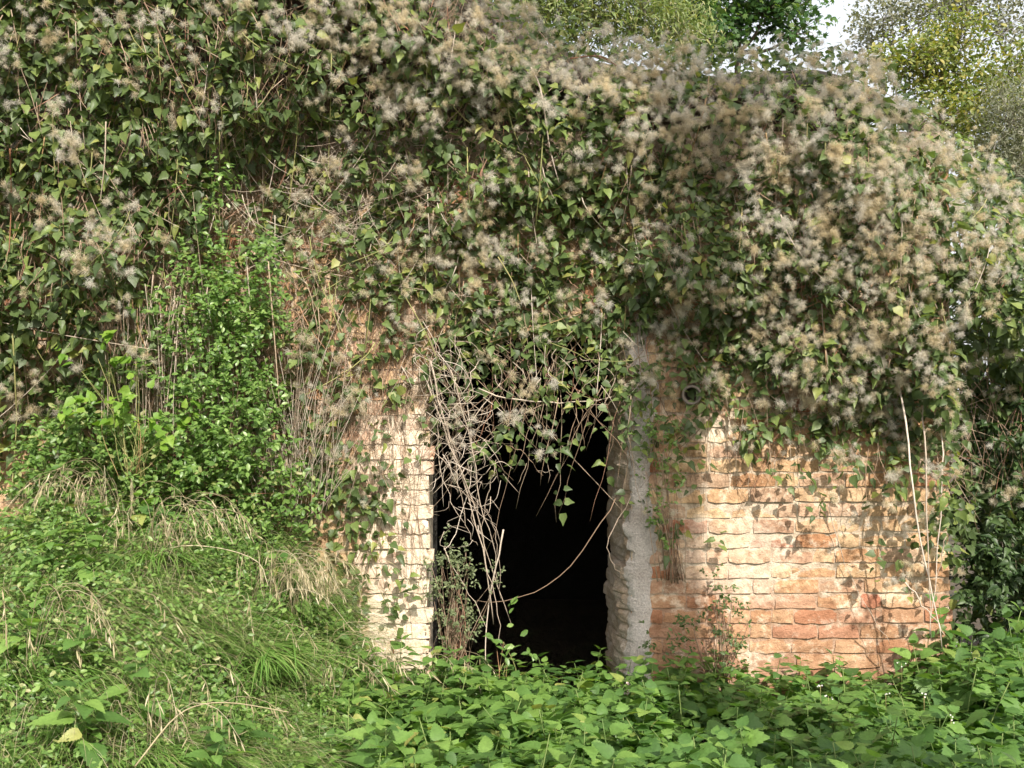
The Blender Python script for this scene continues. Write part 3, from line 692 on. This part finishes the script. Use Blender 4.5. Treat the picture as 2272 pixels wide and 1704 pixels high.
# ------------------------------------------------------------------ small-leaved shrubs and sprigs
def bush(name, label, cat, base, blobs, n_leaf, size, mat, tmpl=OVAL, stem_mat='twig', n_parts=250, leaf_dir=None, stem_n=26, stem_r=.002):
    t = thing(name, label, cat, base); Ms = []
    wts = np.array([b[6] if len(b) > 6 else b[3] * b[4] for b in blobs], float); wts /= wts.sum()
    A = Acc()
    for b, w in zip(blobs, wts):
        px, py, y, rx, ry, rd = b[:6]; c = np.array(at(px, py, y)); k = int(n_leaf * w)
        nsp = max(3, k // 9)                       # leaves sit along little sprays
        dirs = nrm(NRM(0, 1, (nsp, 3))); rad = U(.2, 1, nsp)[:, None] ** .45
        sp = c + dirs * rad * np.array([rx / 440, rd, ry / 440]) * (.75 + .5 * vnoise(dirs * 2 + c, 1.6, 31))[:, None]
        sd = nrm(dirs + NRM(0, .5, (nsp, 3)) + np.array([0, -.2, .5]))
        i = RNG.integers(0, nsp, k); s_ = U(0, 1, k)
        p = sp[i] + sd[i] * (s_ * size * 4)[:, None]
        d = nrm(sd[i] * .5 + NRM(0, .7, (k, 3))); n = nrm(NRM(0, .45, (k, 3)) + np.array([.1, -.45, .8]))
        Ms.append(frames(p, d, n, U(.7, 1.25, k) * size))
        for q in range(max(2, int(stem_n * w))):
            e = sp[random.randrange(nsp)]; g = np.array(base) + NRM(0, .03, 3) * np.array([1, .5, .2])
            A.add(*tube(spline([g, (g * .5 + e * .5) + NRM(0, .03, 3), e], 8), stem_r * random.uniform(.8, 1.5), .0009, 4))
    M = np.concatenate(Ms); me = mesh_from('leaf', *tmpl, MT[mat]); order = np.argsort(M[:, 1, 3] + U(0, .12, len(M)) + 9 * ~in_frame(M))
    for i in order[:n_parts]: obj('leaf', me, t, mat4(M[i], base))
    B = Acc(); B.inst(*tmpl, M[order[n_parts:]]); part('foliage', B, MT[mat], t, 'stuff'); part('stems', A, MT[stem_mat], t, 'stuff')
    return t
bush('leafy_shrub', 'bright green small-leaved shrub growing up the wall left of the dry straw', 'shrub', at(490, 1080, -.22),
     [(520, 600, -.34, 95, 70, .16), (455, 680, -.32, 100, 70, .16), (560, 690, -.3, 60, 60, .14), (440, 790, -.32, 110, 75, .16), (540, 780, -.32, 80, 80, .15), (500, 880, -.34, 100, 60, .15), (540, 960, -.36, 90, 70, .16), (470, 420, -.45, 45, 30, .08), (430, 980, -.42, 90, 60, .15)],
     6200, .030, 'shrub_leaf')
bush('young_vine', 'young lime green leaves catching the sun above the grassy bank', 'vine', at(300, 1060, -.5),
     [(320, 905, -.55, 60, 28, .08), (365, 945, -.57, 45, 22, .06), (345, 990, -.55, 28, 35, .05), (260, 900, -.5, 40, 45, .06), (190, 800, -.5, 50, 40, .06), (290, 810, -.46, 30, 30, .06)], 110, .052, 'lime_leaf', VINE[0], 'green_stem', 110)
bush('doorway_bush', 'grey-green small-leaved bush at the foot of the left door jamb', 'bush', at(1000, 1500, .0),
     [(990, 1270, -.03, 35, 45, .07), (1035, 1250, 0, 28, 40, .06), (985, 1340, -.03, 28, 50, .06), (1020, 1390, -.02, 40, 55, .07), (1080, 1290, -.02, 35, 25, .05, 350), (985, 1215, -.02, 14, 25, .03, 250)], 1500, .017, 'grey_sprig', stem_n=60)
bush('wall_sprig', 'slender small-leaved sprig climbing the brick wall right of the plaster strip', 'sprig', at(1490, 1290, -.04),
     [(1455, 985, -.07, 45, 40, .03), (1465, 1060, -.07, 38, 40, .03), (1480, 1130, -.06, 22, 40, .03, 600), (1490, 1210, -.06, 16, 40, .02, 300), (1440, 960, -.08, 20, 25, .03)], 430, .022, 'shrub_leaf', stem_n=24)
bush('low_sprig', 'thin dark-leaved sprig standing against the bright lower brickwork', 'sprig', at(1600, 1510, -.10),
     [(1580, 1300, -.12, 26, 45, .05, 700), (1610, 1370, -.12, 30, 45, .06, 900), (1560, 1420, -.12, 45, 50, .06, 1200), (1620, 1450, -.12, 28, 40, .06, 900), (1480, 1400, -.12, 40, 50, .05, 700), (1660, 1370, -.12, 14, 14, .03, 120)], 560, .022, 'sprig_leaf', NARROW if False else OVAL, stem_n=40)
bush('door_seedling', 'shiny round-leaved seedling in front of the black doorway', 'plant', at(1110, 1530, -.25),
     [(1125, 1445, -.25, 40, 22, .05), (1110, 1475, -.25, 30, 25, .05)], 26, .05, 'shrub_leaf', OVAL, 'green_stem', 26, stem_n=8)

bush('bank_shrub', 'soft green leafy growth at the foot of the wall along the top of the bank', 'shrub', at(240, 1100, -.2),
     [(110, 1010, -.25, 60, 45, .15), (190, 990, -.3, 70, 60, .15), (280, 1010, -.3, 80, 55, .15), (370, 1030, -.35, 80, 55, .15), (470, 1050, -.35, 80, 50, .15), (570, 1060, -.3, 60, 50, .14), (640, 1120, -.2, 50, 60, .12), (100, 1090, -.35, 50, 60, .12), (200, 900, -.3, 50, 50, .12)], 4800, .033, 'cover_leaf')

# right-hand stalks leaning on the wall
stk = thing('dry_stalks', 'tall pale dry stalks leaning before the right end of the brick wall', 'stalks', at(2085, 1470, -.38))
for pts, r in (([(1992, 850, -.16), (2012, 960, -.30), (2028, 1100), (2052, 1240), (2072, 1330), (2090, 1440)], .0052), ([(2046, 860, -.16), (2052, 980, -.30), (2056, 1150), (2060, 1290), (2066, 1420)], .0045), ([(2088, 880, -.16), (2092, 990, -.28), (2090, 1100), (2075, 1260), (2068, 1350), (2062, 1410)], .0032),
               ([(2008, 1292), (2050, 1345), (2075, 1375), (2096, 1410)], .0038), ([(2100, 1190), (2084, 1260), (2070, 1350)], .0028), ([(1838, 1120, -.05), (1880, 1260, -.05), (1925, 1350, -.1), (1975, 1430, -.15)], .0022)):
    stem([(p[0], p[1], p[2] if len(p) > 2 else -.38) for p in pts], r, parent=stk, name='stalk')
A = Acc()
for i in range(60):
    x0, y0 = random.gauss(2112, 20), random.uniform(900, 1080); a = random.gauss(.1, .9); L = random.uniform(30, 140); yy = random.uniform(-.12, .05)
    A.add(*tube(spline([at(x0, y0, yy), at(x0 + math.sin(a) * L / 2, y0 + math.cos(a) * L / 2, yy - .03), at(x0 + math.sin(a) * L, y0 + math.cos(a) * L, yy)], 6), random.uniform(.001, .0024), .0008, 3))
part('dry_twigs', A, MT['twig'], vines[6], 'stuff')

# hedge filling the shade past the wall's end
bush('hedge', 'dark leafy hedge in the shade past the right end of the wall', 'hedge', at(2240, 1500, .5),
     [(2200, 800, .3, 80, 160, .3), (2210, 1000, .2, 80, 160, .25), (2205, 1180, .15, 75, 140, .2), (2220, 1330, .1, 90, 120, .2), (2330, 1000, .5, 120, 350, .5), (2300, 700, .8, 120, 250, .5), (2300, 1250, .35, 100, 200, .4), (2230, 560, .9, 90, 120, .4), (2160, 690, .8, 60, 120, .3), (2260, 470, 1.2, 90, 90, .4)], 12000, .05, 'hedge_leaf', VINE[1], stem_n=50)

# ------------------------------------------------------------------ nettles and broad weeds
def plant_proto(seed, leaf, mat, h, size, pairs, tip_n=1.0):
    r = np.random.default_rng(seed); pts = np.array([(0, 0, 0), (r.normal(0, .012), r.normal(0, .012), h * .5), (r.normal(0, .025), r.normal(0, .025), h)])
    st = spline(pts, 8); A = Acc(); A.add(*tube(st, .0032, .0018, 5)); smesh = A.mesh('stem', MT['nettle_stem'])
    top = []; low = []
    for q in range(pairs):
        u = 1 - q * .155; p = st[min(7, max(0, int(u * 7 + .5)))] * 1.0; a0 = q * math.pi / 2 + r.uniform(-.3, .3)
        if u < .12: break
        for sgn in (0, math.pi):
            a = a0 + sgn + r.uniform(-.2, .2); rise = max(-.75, .75 - .42 * q) + r.normal(0, .22)
            d = np.array([math.cos(a), math.sin(a), rise]); n = np.array([-math.cos(a) * rise, -math.sin(a) * rise, 1.0]) + r.normal(0, .26, 3)
            s = size * (.52 + .24 * min(q, 2.4)) * r.uniform(.88, 1.12)
            M = frames((p + d * .008 + d * .012 * q)[None], d[None], n[None], np.array([s]))[0]
            (top if q < 3 else low).append(M)
    for q in range(14):                                       # small leaves of the side shoots
        p = st[r.integers(2, 7)]; a = r.uniform(0, 6.28); d = np.array([math.cos(a), math.sin(a), r.uniform(-.2, .9)])
        low.append(frames((p + d * r.uniform(.01, .05))[None], d[None], (np.array([0, 0, 1.]) + r.normal(0, .35, 3))[None], np.array([size * r.uniform(.3, .6)]))[0])
    B = Acc(); B.inst(*leaf, np.array(low)) if low else None
    return smesh, top, (B.mesh('lower_leaves', MT[mat]) if low else None)
nettle_me = mesh_from('leaf', *NETTLE, MT['nettle_leaf']); weed_me = mesh_from('leaf', *LOBED, MT['weed_leaf'])
NP = [plant_proto(100 + i, NETTLE, 'nettle_leaf', 1, .1, 6) for i in range(0)]
nett = [plant_proto(100 + i, NETTLE, 'nettle_leaf', .42, random.uniform(.095, .118), 7) for i in range(6)]
weed = [plant_proto(200 + i, LOBED, 'weed_leaf', .40, random.uniform(.082, .102), 7) for i in range(6)]
spots = []; tries = 0
def canopy(x, y):
    h = .24 + .10 * np.clip(-y / 2, 0, 1)
    h -= .06 * np.exp(-((x - .25) / .3) ** 2) * np.clip(1 + y / .9, 0, 1)
    h += .24 * np.clip((x - 1.75) / .4, 0, 1) * np.clip(1 + y / 1.6, 0, 1)
    return h
while len(spots) < 292 and tries < 60000:
    tries += 1
    y = random.uniform(-2.45, -.1); x = random.uniform(-.85, 2.9); d = y - CAM_Y
    px = 1136 + x * FPX / d
    left = 770 + 180 * np.clip((y + .9) / .8, 0, 1)
    if px < left + random.gauss(0, 25) or px > 2330: continue
    if y > -.2 and DL < x < DR: pass
    if any((x - a) ** 2 + (y - b) ** 2 < .115 ** 2 for a, b in spots): continue
    spots.append((x, y))
for x, y in [(.0, .08), (.25, .1), (.42, .06), (-.2, .05), (.12, .0), (.34, -.02), (-.3, -.05)]: spots.append((x, y))
for px, py, yy in [(120, 1420, -1.0), (60, 1350, -.8), (160, 1370, -.8), (90, 1500, -1.3), (200, 1440, -1.1), (40, 1560, -1.6), (130, 1580, -1.7), (250, 1210, -.6), (310, 1180, -.6), (720, 1640, -2.2), (690, 1560, -1.8), (130, 1240, -.6), (480, 1640, -2.0), (530, 1600, -1.8), (420, 1670, -2.1), (300, 1620, -1.8), (590, 1690, -2.2), (360, 1230, -.6), (650, 1340, -.5), (700, 1290, -.4), (740, 1370, -.45), (400, 1420, -1.0), (240, 1340, -.9), (170, 1660, -2.0)]:
    p = at(px, py, yy); spots.append((p[0], yy, 'bank'))
for i, s in enumerate(spots):
    x, y = s[0], s[1]; px = 1136 + x * FPX / (y - CAM_Y); bank = len(s) > 2
    is_weed = (not bank) and random.random() < np.clip((px - 1380) / 260, .03, .93)
    pr = random.choice(weed if is_weed else nett); hh = float(canopy(x, y)) * random.uniform(.75, 1.3) / .41 if not bank else random.uniform(.5, .85)
    gz = float(ground_z(np.array([x]), np.array([y]))[0])
    kindw = 'lobed-leaf weed' if is_weed else 'toothed nettle'
    if bank: zb = 'high on the grassy bank' if y > -.7 else ('halfway down the grassy bank' if y > -1.5 else 'at the bottom edge of the grassy bank'); zc = 'near the left edge' if px < 300 else 'towards the door pillar'; lab, grp = 'pale green nettle ' + zb + ', ' + zc, 'bank nettles ' + zb + ' ' + zc
    else:
        zx = ['below the whitened pillar', 'below the dark doorway', 'below the grey plaster jamb', 'below the left half of the lit brick wall', 'below the right half of the lit brick wall', 'at the right edge of the picture'][int(np.searchsorted([950, 1340, 1480, 1780, 2080], px))]
        zy = 'against the wall' if y > -.55 else ('midway in the patch' if y > -1.25 else 'in the front rows')
        lab = kindw + ' ' + zy + ', ' + zx; grp = ('weeds ' if is_weed else 'nettles ') + zy + ' ' + zx
    t = thing('broad_weed' if is_weed else 'nettle', lab, 'weed' if is_weed else 'nettle', (x, y, gz - .01), grp)
    t.rotation_euler = (random.gauss(.05, .15), random.gauss(0, .15), random.uniform(0, 6.28)); sc = hh if not bank else hh
    t.scale = (max(.78, min(1.1, sc + .25)),) * 2 + (sc,)
    obj('stem', pr[0], t)
    for M in pr[1]: obj('leaf', weed_me if is_weed else nettle_me, t, mat4(M))
    if pr[2]: obj('lower_leaves', pr[2], t)
# loose low leaves under the nettles
k = 9000; x = U(-.75, 2.9, k); y = U(-2.6, -.05, k); z = ground_z(x, y) + U(.01, .75, k) * canopy(x, y)
A = Acc(); A.inst(*NETTLE, frames(np.stack([x, y, z], -1), np.concatenate([NRM(0, 1, (k, 2)), NRM(-.1, .3, (k, 1))], 1), NRM(0, .3, (k, 3)) + np.array([0, 0, 1]), U(.04, .085, k)))
tag(obj('undergrowth', A.mesh('undergrowth', MT['weed_leaf'])), 'low green leaves filling the ground beneath the nettles', None, None, 'stuff')
# tiny white blossoms and a mauve spike
for n_, (px, py, yy) in enumerate([(1838, 1545, -.9), (1965, 1540, -.9), (2050, 1545, -.9), (2130, 1430, -.5), (2160, 1455, -.5), (2110, 1595, -1.2), (1820, 1520, -.8), (2000, 1470, -.5)]):
    p = np.array(at(px, py, yy)); A = Acc()
    for q in range(4):
        c = p + NRM(0, .010, 3)
        for a in range(5):
            e = c +   .0034 * np.array([math.cos(a * 1.257), -.3, math.sin(a * 1.257)]); e2 = c + .0034 * np.array([math.cos(a * 1.257 + .9), -.3, math.sin(a * 1.257 + .9)]); A.add([c, e, e2], [(0, 1, 2)])
    t = thing('small_blossom', 'tiny white blossom cluster among the weeds below the brick wall', 'flower', tuple(p), 'white blossoms in the weeds'); part('petals', A, MT['flower'], t, 'stuff')
    S = Acc(); S.add(*tube(spline([p, p + (0.005, .01, -.08), p + (.01, .02, -.18)], 5), .0012, .0012, 3)); part('stalk', S, MT['green_stem'], t)
p = np.array(at(1392, 1512, -.6)); A = Acc()
for q in range(26):
    c = p + np.array([random.gauss(0, .008), random.gauss(0, .008), -q * .0022]); A.inst(*OVAL, frames(c[None], NRM(0, 1, (1, 3)), NRM(0, 1, (1, 3)), np.array([.012])))
t = thing('mauve_flower', 'small mauve flower spike standing among weeds right of the doorway', 'flower', tuple(p)); part('petals', A, MT['mauve'], t, 'stuff')
S = Acc(); S.add(*tube(spline([p, p + (0, .01, -.12), p + (.0, .02, -.28)], 5), .0016, .0016, 4)); part('stalk', S, MT['green_stem'], t)

# ------------------------------------------------------------------ grassy bank
def bank_pts(k, xlo=-3.0, xhi=-.55, ylo=-2.6, yhi=-.04):
    x = U(xlo, xhi, k * 2); y = U(ylo, yhi, k * 2); px = 1136 + x * FPX / (y - CAM_Y)
    lim = 800 - 60 * np.clip((-y - .4) / 1.5, 0, 1) + NRM(0, 30, len(x))
    m = (px < lim) & (px > -120); x, y = x[m][:k], y[m][:k]
    return x, y, ground_z(x, y)
x, y, z = bank_pts(6500); k = len(x)                       # creeping leafy cover: little sprigs of paired leaves
A = Acc(); q = 9
lean = nrm(np.stack([NRM(0, .4, k), NRM(-.35, .35, k), np.ones(k)], -1)); hgt = (U(.05, .26, k) + .16 * np.clip(1 + y / .35, 0, 1) * (x < -1.1)) * (.6 + .9 * vnoise(np.stack([x, y, z], -1), 3, 41))
rep = np.repeat(np.arange(k), q); u = U(.15, 1, k * q)
p = np.stack([x, y, z], -1)[rep] + lean[rep] * (hgt[rep] * u)[:, None]; d = NRM(0, 1, (k * q, 3)); d[:, 2] = NRM(.2, .3, k * q)
A.inst(*OVAL, frames(p, d, nrm(NRM(0, .4, (k * q, 3)) + np.array([.05, -.35, .85])), U(.014, .032, k * q)))
tag(obj('ground_cover', A.mesh('ground_cover', MT['cover_leaf'])), 'low small-leaved green cover spread over the bank', None, None, 'stuff')
def blades(x, y, z, length, width, mat, name, label, droop=.6, dirx=0.0, kind='stuff', parent=None):
    k = len(x); a = U(0, 2 * math.pi, k); cl = (vnoise(np.stack([x, y, 0 * x], -1), 2.6, 91) - .5) * 5; hd = np.stack([np.cos(a) + dirx + cl, np.sin(a) - .5, 0 * a], -1); hd = nrm(hd)
    L = length * U(.55, 1.25, k); p0 = np.stack([x, y, z - .01], -1); n = 5; V = []
    side = nrm(np.cross(hd, np.array([0, 0, 1.]))) 
    up0 = U(.55, 1.1, k)
    for i in range(n + 1):
        t = i / n; ang = up0 * (1 - t * (1 + droop)); 
        if i == 0: c = p0
        else: c = c + (hd * np.cos(np.clip(ang, -1.4, 1.5))[:, None] + np.array([0, 0, 1.]) * np.sin(np.clip(ang, -1.4, 1.5))[:, None]) * (L / n)[:, None]
        w = width * (1 - t) ** .6 * U(.8, 1.2, k)
        if i < n: V += [c - side * w[:, None], c + side * w[:, None]]
        else: V.append(c)
    V = np.stack(V, 1); m = V.shape[1]; f = []
    for i in range(n - 1): f += [(2 * i, 2 * i + 1, 2 * i + 3), (2 * i, 2 * i + 3, 2 * i + 2)]
    f.append((2 * n - 2, 2 * n - 1, 2 * n)); f = np.array(f)[None] + (np.arange(k) * m)[:, None, None]
    A = Acc(); A.add(V.reshape(-1, 3), f.reshape(-1, 3))
    if parent is not None: return part(name, A, MT[mat], parent, 'stuff')
    return tag(obj(name, A.mesh(name, MT[mat])), label, None, None, kind)
x, y, z = bank_pts(15000); blades(x, y, z + .04, .36, .0017, 'grass', 'bank_grass', 'thin green grass blades growing through the bank cover')
x, y, z = bank_pts(5500); blades(x, y, z + .09, .30, .0011, 'straw', 'dry_grass', 'dry straw-coloured grass lying over the bank')
def tussock(px, py, yy, n, length, label, heads, hl=.34, dirx=.6, mat='grass', w=.0035):
    p = np.array(at(px, py, yy)); p[2] = float(ground_z(np.array([p[0]]), np.array([yy]))[0]) + .02
    t = thing('grass_tussock', label, 'grass', tuple(p), 'grass tussocks')
    blades(p[0] + NRM(0, .07, n), p[1] + NRM(0, .06, n), np.full(n, p[2] + .05), length * 1.2, w, mat, 'blades', None, .75, dirx, parent=t)
    S = Acc(); H = Acc()
    for i in range(heads):
        a = dirx * .8 + random.gauss(0, .45); L = hl * random.uniform(.8, 1.35); dy = random.uniform(-.6, .05)
        q = p + np.array([random.gauss(0, .06), random.gauss(0, .05), 0])
        c = spline([q, q + np.array([a * .35 * L, dy * .3 * L, .75 * L]), q + np.array([a * .85 * L, dy * .7 * L, .8 * L]), q + np.array([a * 1.2 * L, dy * .9 * L, .45 * L])], 10)
        S.add(*tube(c, .0013, .0008, 3))
        for g in range(7):                                        # hanging spikelets
            u = c[-1] * (g / 7) + c[-4] * (1 - g / 7); e = u + np.array([a * .012 + random.gauss(0, .006), random.gauss(0, .006), -random.uniform(.028, .055)])
            H.inst(SPIKE[0], SPIKE[1], frames(u[None], (e - u)[None], NRM(0, 1, (1, 3)) + np.array([[0, -1, .3]]), np.array([np.linalg.norm(e - u)])))
    part('flower_stems', S, MT['straw'], t, 'stuff'); part('spikelets', H, MT['straw'], t, 'stuff')
tussock(600, 1400, -.75, 260, .36, 'big tussock with drooping pale seed spikes beside the door pillar', 46, .36, .75)
tussock(560, 1500, -1.1, 200, .34, 'bright green grass tuft in the middle of the bank', 6, .30, .4, w=.005)
tussock(700, 1540, -1.0, 160, .34, 'grass tuft hanging over the nettles below the pillar', 16, .34, .6)
tussock(230, 1200, -.55, 120, .30, 'grass tuft with arching seed spikes at the top left of the bank', 26, .34, -.5)
tussock(340, 1370, -.8, 120, .30, 'straw-tipped grass tuft in the centre left of the bank', 26, .30, .5)
tussock(80, 1600, -1.6, 120, .34, 'tuft with arching dry stems in the bottom left corner', 14, .36, .6)
tussock(660, 1690, -2.0, 180, .36, 'coarse green tuft at the bottom edge beside the nettles', 4, .30, .5, w=.005)
tussock(330, 1690, -1.9, 140, .30, 'grass tuft at the bottom edge of the bank', 10, .32, .4)
tussock(1430, 1690, -1.9, 14, .42, 'sparse grass blades standing among the front nettles', 0, .3, .1, w=.004)
tussock(1720, 1690, -1.9, 14, .36, 'sparse grass blades among the front weeds', 0, .3, -.3, w=.004)
tussock(1960, 1500, -.45, 10, .40, 'single arching grass blades against the lower right brickwork', 0, .3, .5, w=.0035)
tussock(945, 1470, -.3, 60, .26, 'small straw tuft at the foot of the white pillar', 12, .26, .4, 'straw', .0018)
for lab, pts in (('long straw stalk arching across the top of the bank', [(100, 1400), (200, 1230), (260, 1150)]), ('thin arching stalk across the middle of the bank', [(0, 1480), (150, 1450), (330, 1425), (480, 1425)]),
                 ('arching stalk in front of the big tussock', [(310, 1260), (380, 1215), (480, 1215), (570, 1245), (595, 1300)]), ('bent dry stalk along the bottom of the bank', [(300, 1700), (380, 1600), (440, 1565), (520, 1560), (640, 1580)])):
    yy = -.95 if pts[-1][1] < 1500 else -1.7
    c = spline([at(a, b, yy - (b - 1300) / 900) for a, b in pts], 14); t = thing('dry_stalk', lab, 'stalk', tuple(c[0])); A = Acc(); A.add(*tube(c, .003, .0016, 5)); part('stalk', A, MT['straw'], t)
# two fallen seed tufts in the bottom left
for (px, py), lab in (((165, 1600), 'upper brown seed tuft lying in the grass at the bottom left'), ((182, 1640), 'lower brown seed tuft lying in the grass at the bottom left')):
    p = at(px, py, -1.75); t = thing('seed_tuft', lab, 'seed tuft', p); A = Acc()
    for i in range(5): A.inst(*FLUFF[i], frames((np.array(p) + NRM(0, .014, 3))[None], NRM(0, 1, (1, 3)), NRM(0, 1, (1, 3)), np.array([.05])))
    part('fluff', A, MT['straw'], t, 'stuff')
# broken bricks showing at the left edge of the bank
for px, py, yy, r_ in ((30, 1185, -.42, .2), (28, 1245, -.44, -.15), (48, 1295, -.46, .1), (15, 1130, -.40, -.1)):
    p = at(px, py, yy); o = obj('loose_brick', meshes['s'][random.randrange(6)]); o.location = p; o.rotation_euler = (random.gauss(0, .1), r_, random.gauss(0, .3)); o.scale = (.7, 1, 1)
    tag(o, 'broken orange brick sticking out of the bank at the left edge', 'brick', 'broken bricks at the left edge')

# ------------------------------------------------------------------ trees behind
def tree(name, label, base, height, lean, blobs, n, size, mat, tmpl, bark='bark', r=.07, n_parts=60, gap=1.0, group='trees behind the ruin', sprays=12):
    t = thing(name, label, 'tree', base, group); b = np.array(base, float)
    top = b + np.array([lean[0], lean[1], height]); tr = spline([b, b + (top - b) * .45 + NRM(0, .05, 3), top], 14)
    A = Acc(); A.add(*tube(tr, r, r * .25, 8)); part('trunk', A, MT[bark], t)
    B = Acc(); Ms = []; w = np.array([q[3] * q[5] for q in blobs]); w = w / w.sum()
    for q, ww in zip(blobs, w):
        c = np.array(q[:3]); rad = np.array(q[3:6]); j = int(np.argmin(np.linalg.norm(tr - (c - np.array([0, 0, rad[2] * .7])), axis=1))); k = int(n * ww); ns = max(4, k // sprays)
        dirs = nrm(NRM(0, 1, (ns, 3))); u = U(.15, 1, ns)[:, None] ** .5; ends = c + dirs * u * rad * (.7 + .6 * vnoise(dirs * 2 + c, 1.5, 51))[:, None]
        mid = (tr[j] + c) / 2 + NRM(0, .06, 3); B.add(*tube(spline([tr[j], mid, c], 8), r * .35, r * .12, 5))
        for e in ends[:: max(1, ns // 34)]: B.add(*tube(spline([c + (mid - c) * random.uniform(0, .4), (c + e) / 2 + NRM(0, .03, 3), e], 6), r * .10, .002, 3))
        i = RNG.integers(0, ns, k); p = ends[i] + NRM(0, size * 1.4, (k, 3)); Ms.append(frames(p, NRM(0, .7, (k, 3)) + np.array([0, 0, -.5]), NRM(0, .55, (k, 3)) + np.array([0, -.3, .7]), U(.7, 1.25, k) * size))
    part('limbs', B, MT[bark], t, 'stuff')
    M = np.concatenate(Ms); me = mesh_from('leaf', *tmpl, MT[mat]); cand = np.where(in_frame(M))[0] if base[1] > 0 else np.array([], int); cand = cand[np.argsort(M[cand, 1, 3])][:n_parts]
    for i in cand: obj('leaf', me, t, mat4(M[i], base))
    keep = np.ones(len(M), bool); keep[cand] = False
    C = Acc(); C.inst(*tmpl, M[keep]); part('crown', C, MT[mat], t, 'stuff')
P_ = lambda px, py, y: list(at(px, py, y))
def B_(px, py, y, rx, ry, rd): d = (y - CAM_Y) / FPX; return P_(px, py, y) + [rx * d, rd, ry * d]
tree('broadleaf_tree', 'dark green lobed-leaf tree rising behind the middle of the ridge', (2.1, 5.2, 0), 6.6, (.2, 0), [B_(1520, 20, 5, 80, 75, .5), B_(1610, 40, 5, 90, 70, .5), B_(1700, 20, 5, 80, 60, .5), B_(1640, -90, 5, 150, 80, .6), B_(1770, 75, 4.8, 60, 28, .3), B_(1760, 0, 5, 55, 50, .3), B_(1560, 90, 4.6, 90, 40, .4)], 5200, .062, 'tree_leaf', MAPLE)
tree('willow_shrub', 'pale yellow-green narrow-leaved tree at the top centre', (.6, 3.6, 0), 5.2, (.3, 0), [B_(1130, 10, 3.4, 90, 70, .4), B_(1220, 20, 3.4, 90, 80, .4), B_(1320, 30, 3.4, 100, 80, .4), B_(1500, 60, 3.6, 90, 60, .4), B_(1430, 20, 3.4, 80, 75, .4), B_(1300, -90, 3.4, 200, 80, .5)], 15000, .07, 'willow_leaf', NARROW, 'pale_bark', .05)
tree('yellow_tree', 'yellow-green small-leaved tree behind the rounded right end of the vines', (4.2, 5.6, 0), 5.0, (.2, 0), [B_(2060, 160, 5.4, 90, 85, .5), B_(2130, 90, 5.4, 80, 80, .5), B_(2030, 130, 5.2, 70, 60, .4), B_(2160, 230, 5.2, 90, 90, .5), B_(2090, 260, 5.0, 90, 70, .5), B_(2240, 170, 5.4, 80, 90, .5), B_(1960, 150, 5.2, 50, 40, .3), B_(2200, 340, 5.0, 90, 80, .5), B_(2330, 280, 5.0, 120, 160, .5), B_(2200, 430, 4.6, 110, 80, .5)], 13000, .055, 'yellow_leaf', OVAL, 'bark', .05)
tree('grey_tree', 'thin grey tree with sparse small leaves against the white sky', (4.9, 7.8, 0), 7.0, (-.3, 0), [B_(1960, 40, 7.4, 80, 60, .6), B_(2060, 20, 7.4, 90, 60, .6), B_(2160, 10, 7.4, 90, 60, .6), B_(2250, 60, 7.2, 70, 80, .6), B_(1925, 85, 7.4, 50, 40, .4), B_(2180, -70, 7.4, 200, 60, .6)], 6500, .055, 'grey_leaf', OVAL, 'pale_bark', .03)
tree('pale_sapling', 'pale dry sapling at the right edge behind the vine', (4.9, 4.4, 0), 4.6, (.0, 0), [B_(2230, 270, 4.3, 60, 110, .4), B_(2250, 400, 4.2, 70, 80, .4), B_(2320, 300, 4.3, 80, 160, .4)], 9000, .055, 'grey_leaf', NARROW, 'pale_bark', .035)
tree('shade_tree', 'tall tree standing behind the viewer whose trunk shades the plaster jamb', (2.56, -6.3, 0), 10.2, (.34, -.1), [[3.2, -6.3, 9.3, .9, .7, .7], [2.4, -6.4, 9.9, .8, .8, .6], [3.6, -6.5, 10.1, .9, .8, .7]], 1500, .10, 'tree_leaf', MAPLE, 'bark', .44, 0, group='trees around the viewer')
print('objects', len(bpy.data.objects), 'bricks', n_brick, 'tris', sum(len(m.polygons) for m in bpy.data.meshes))
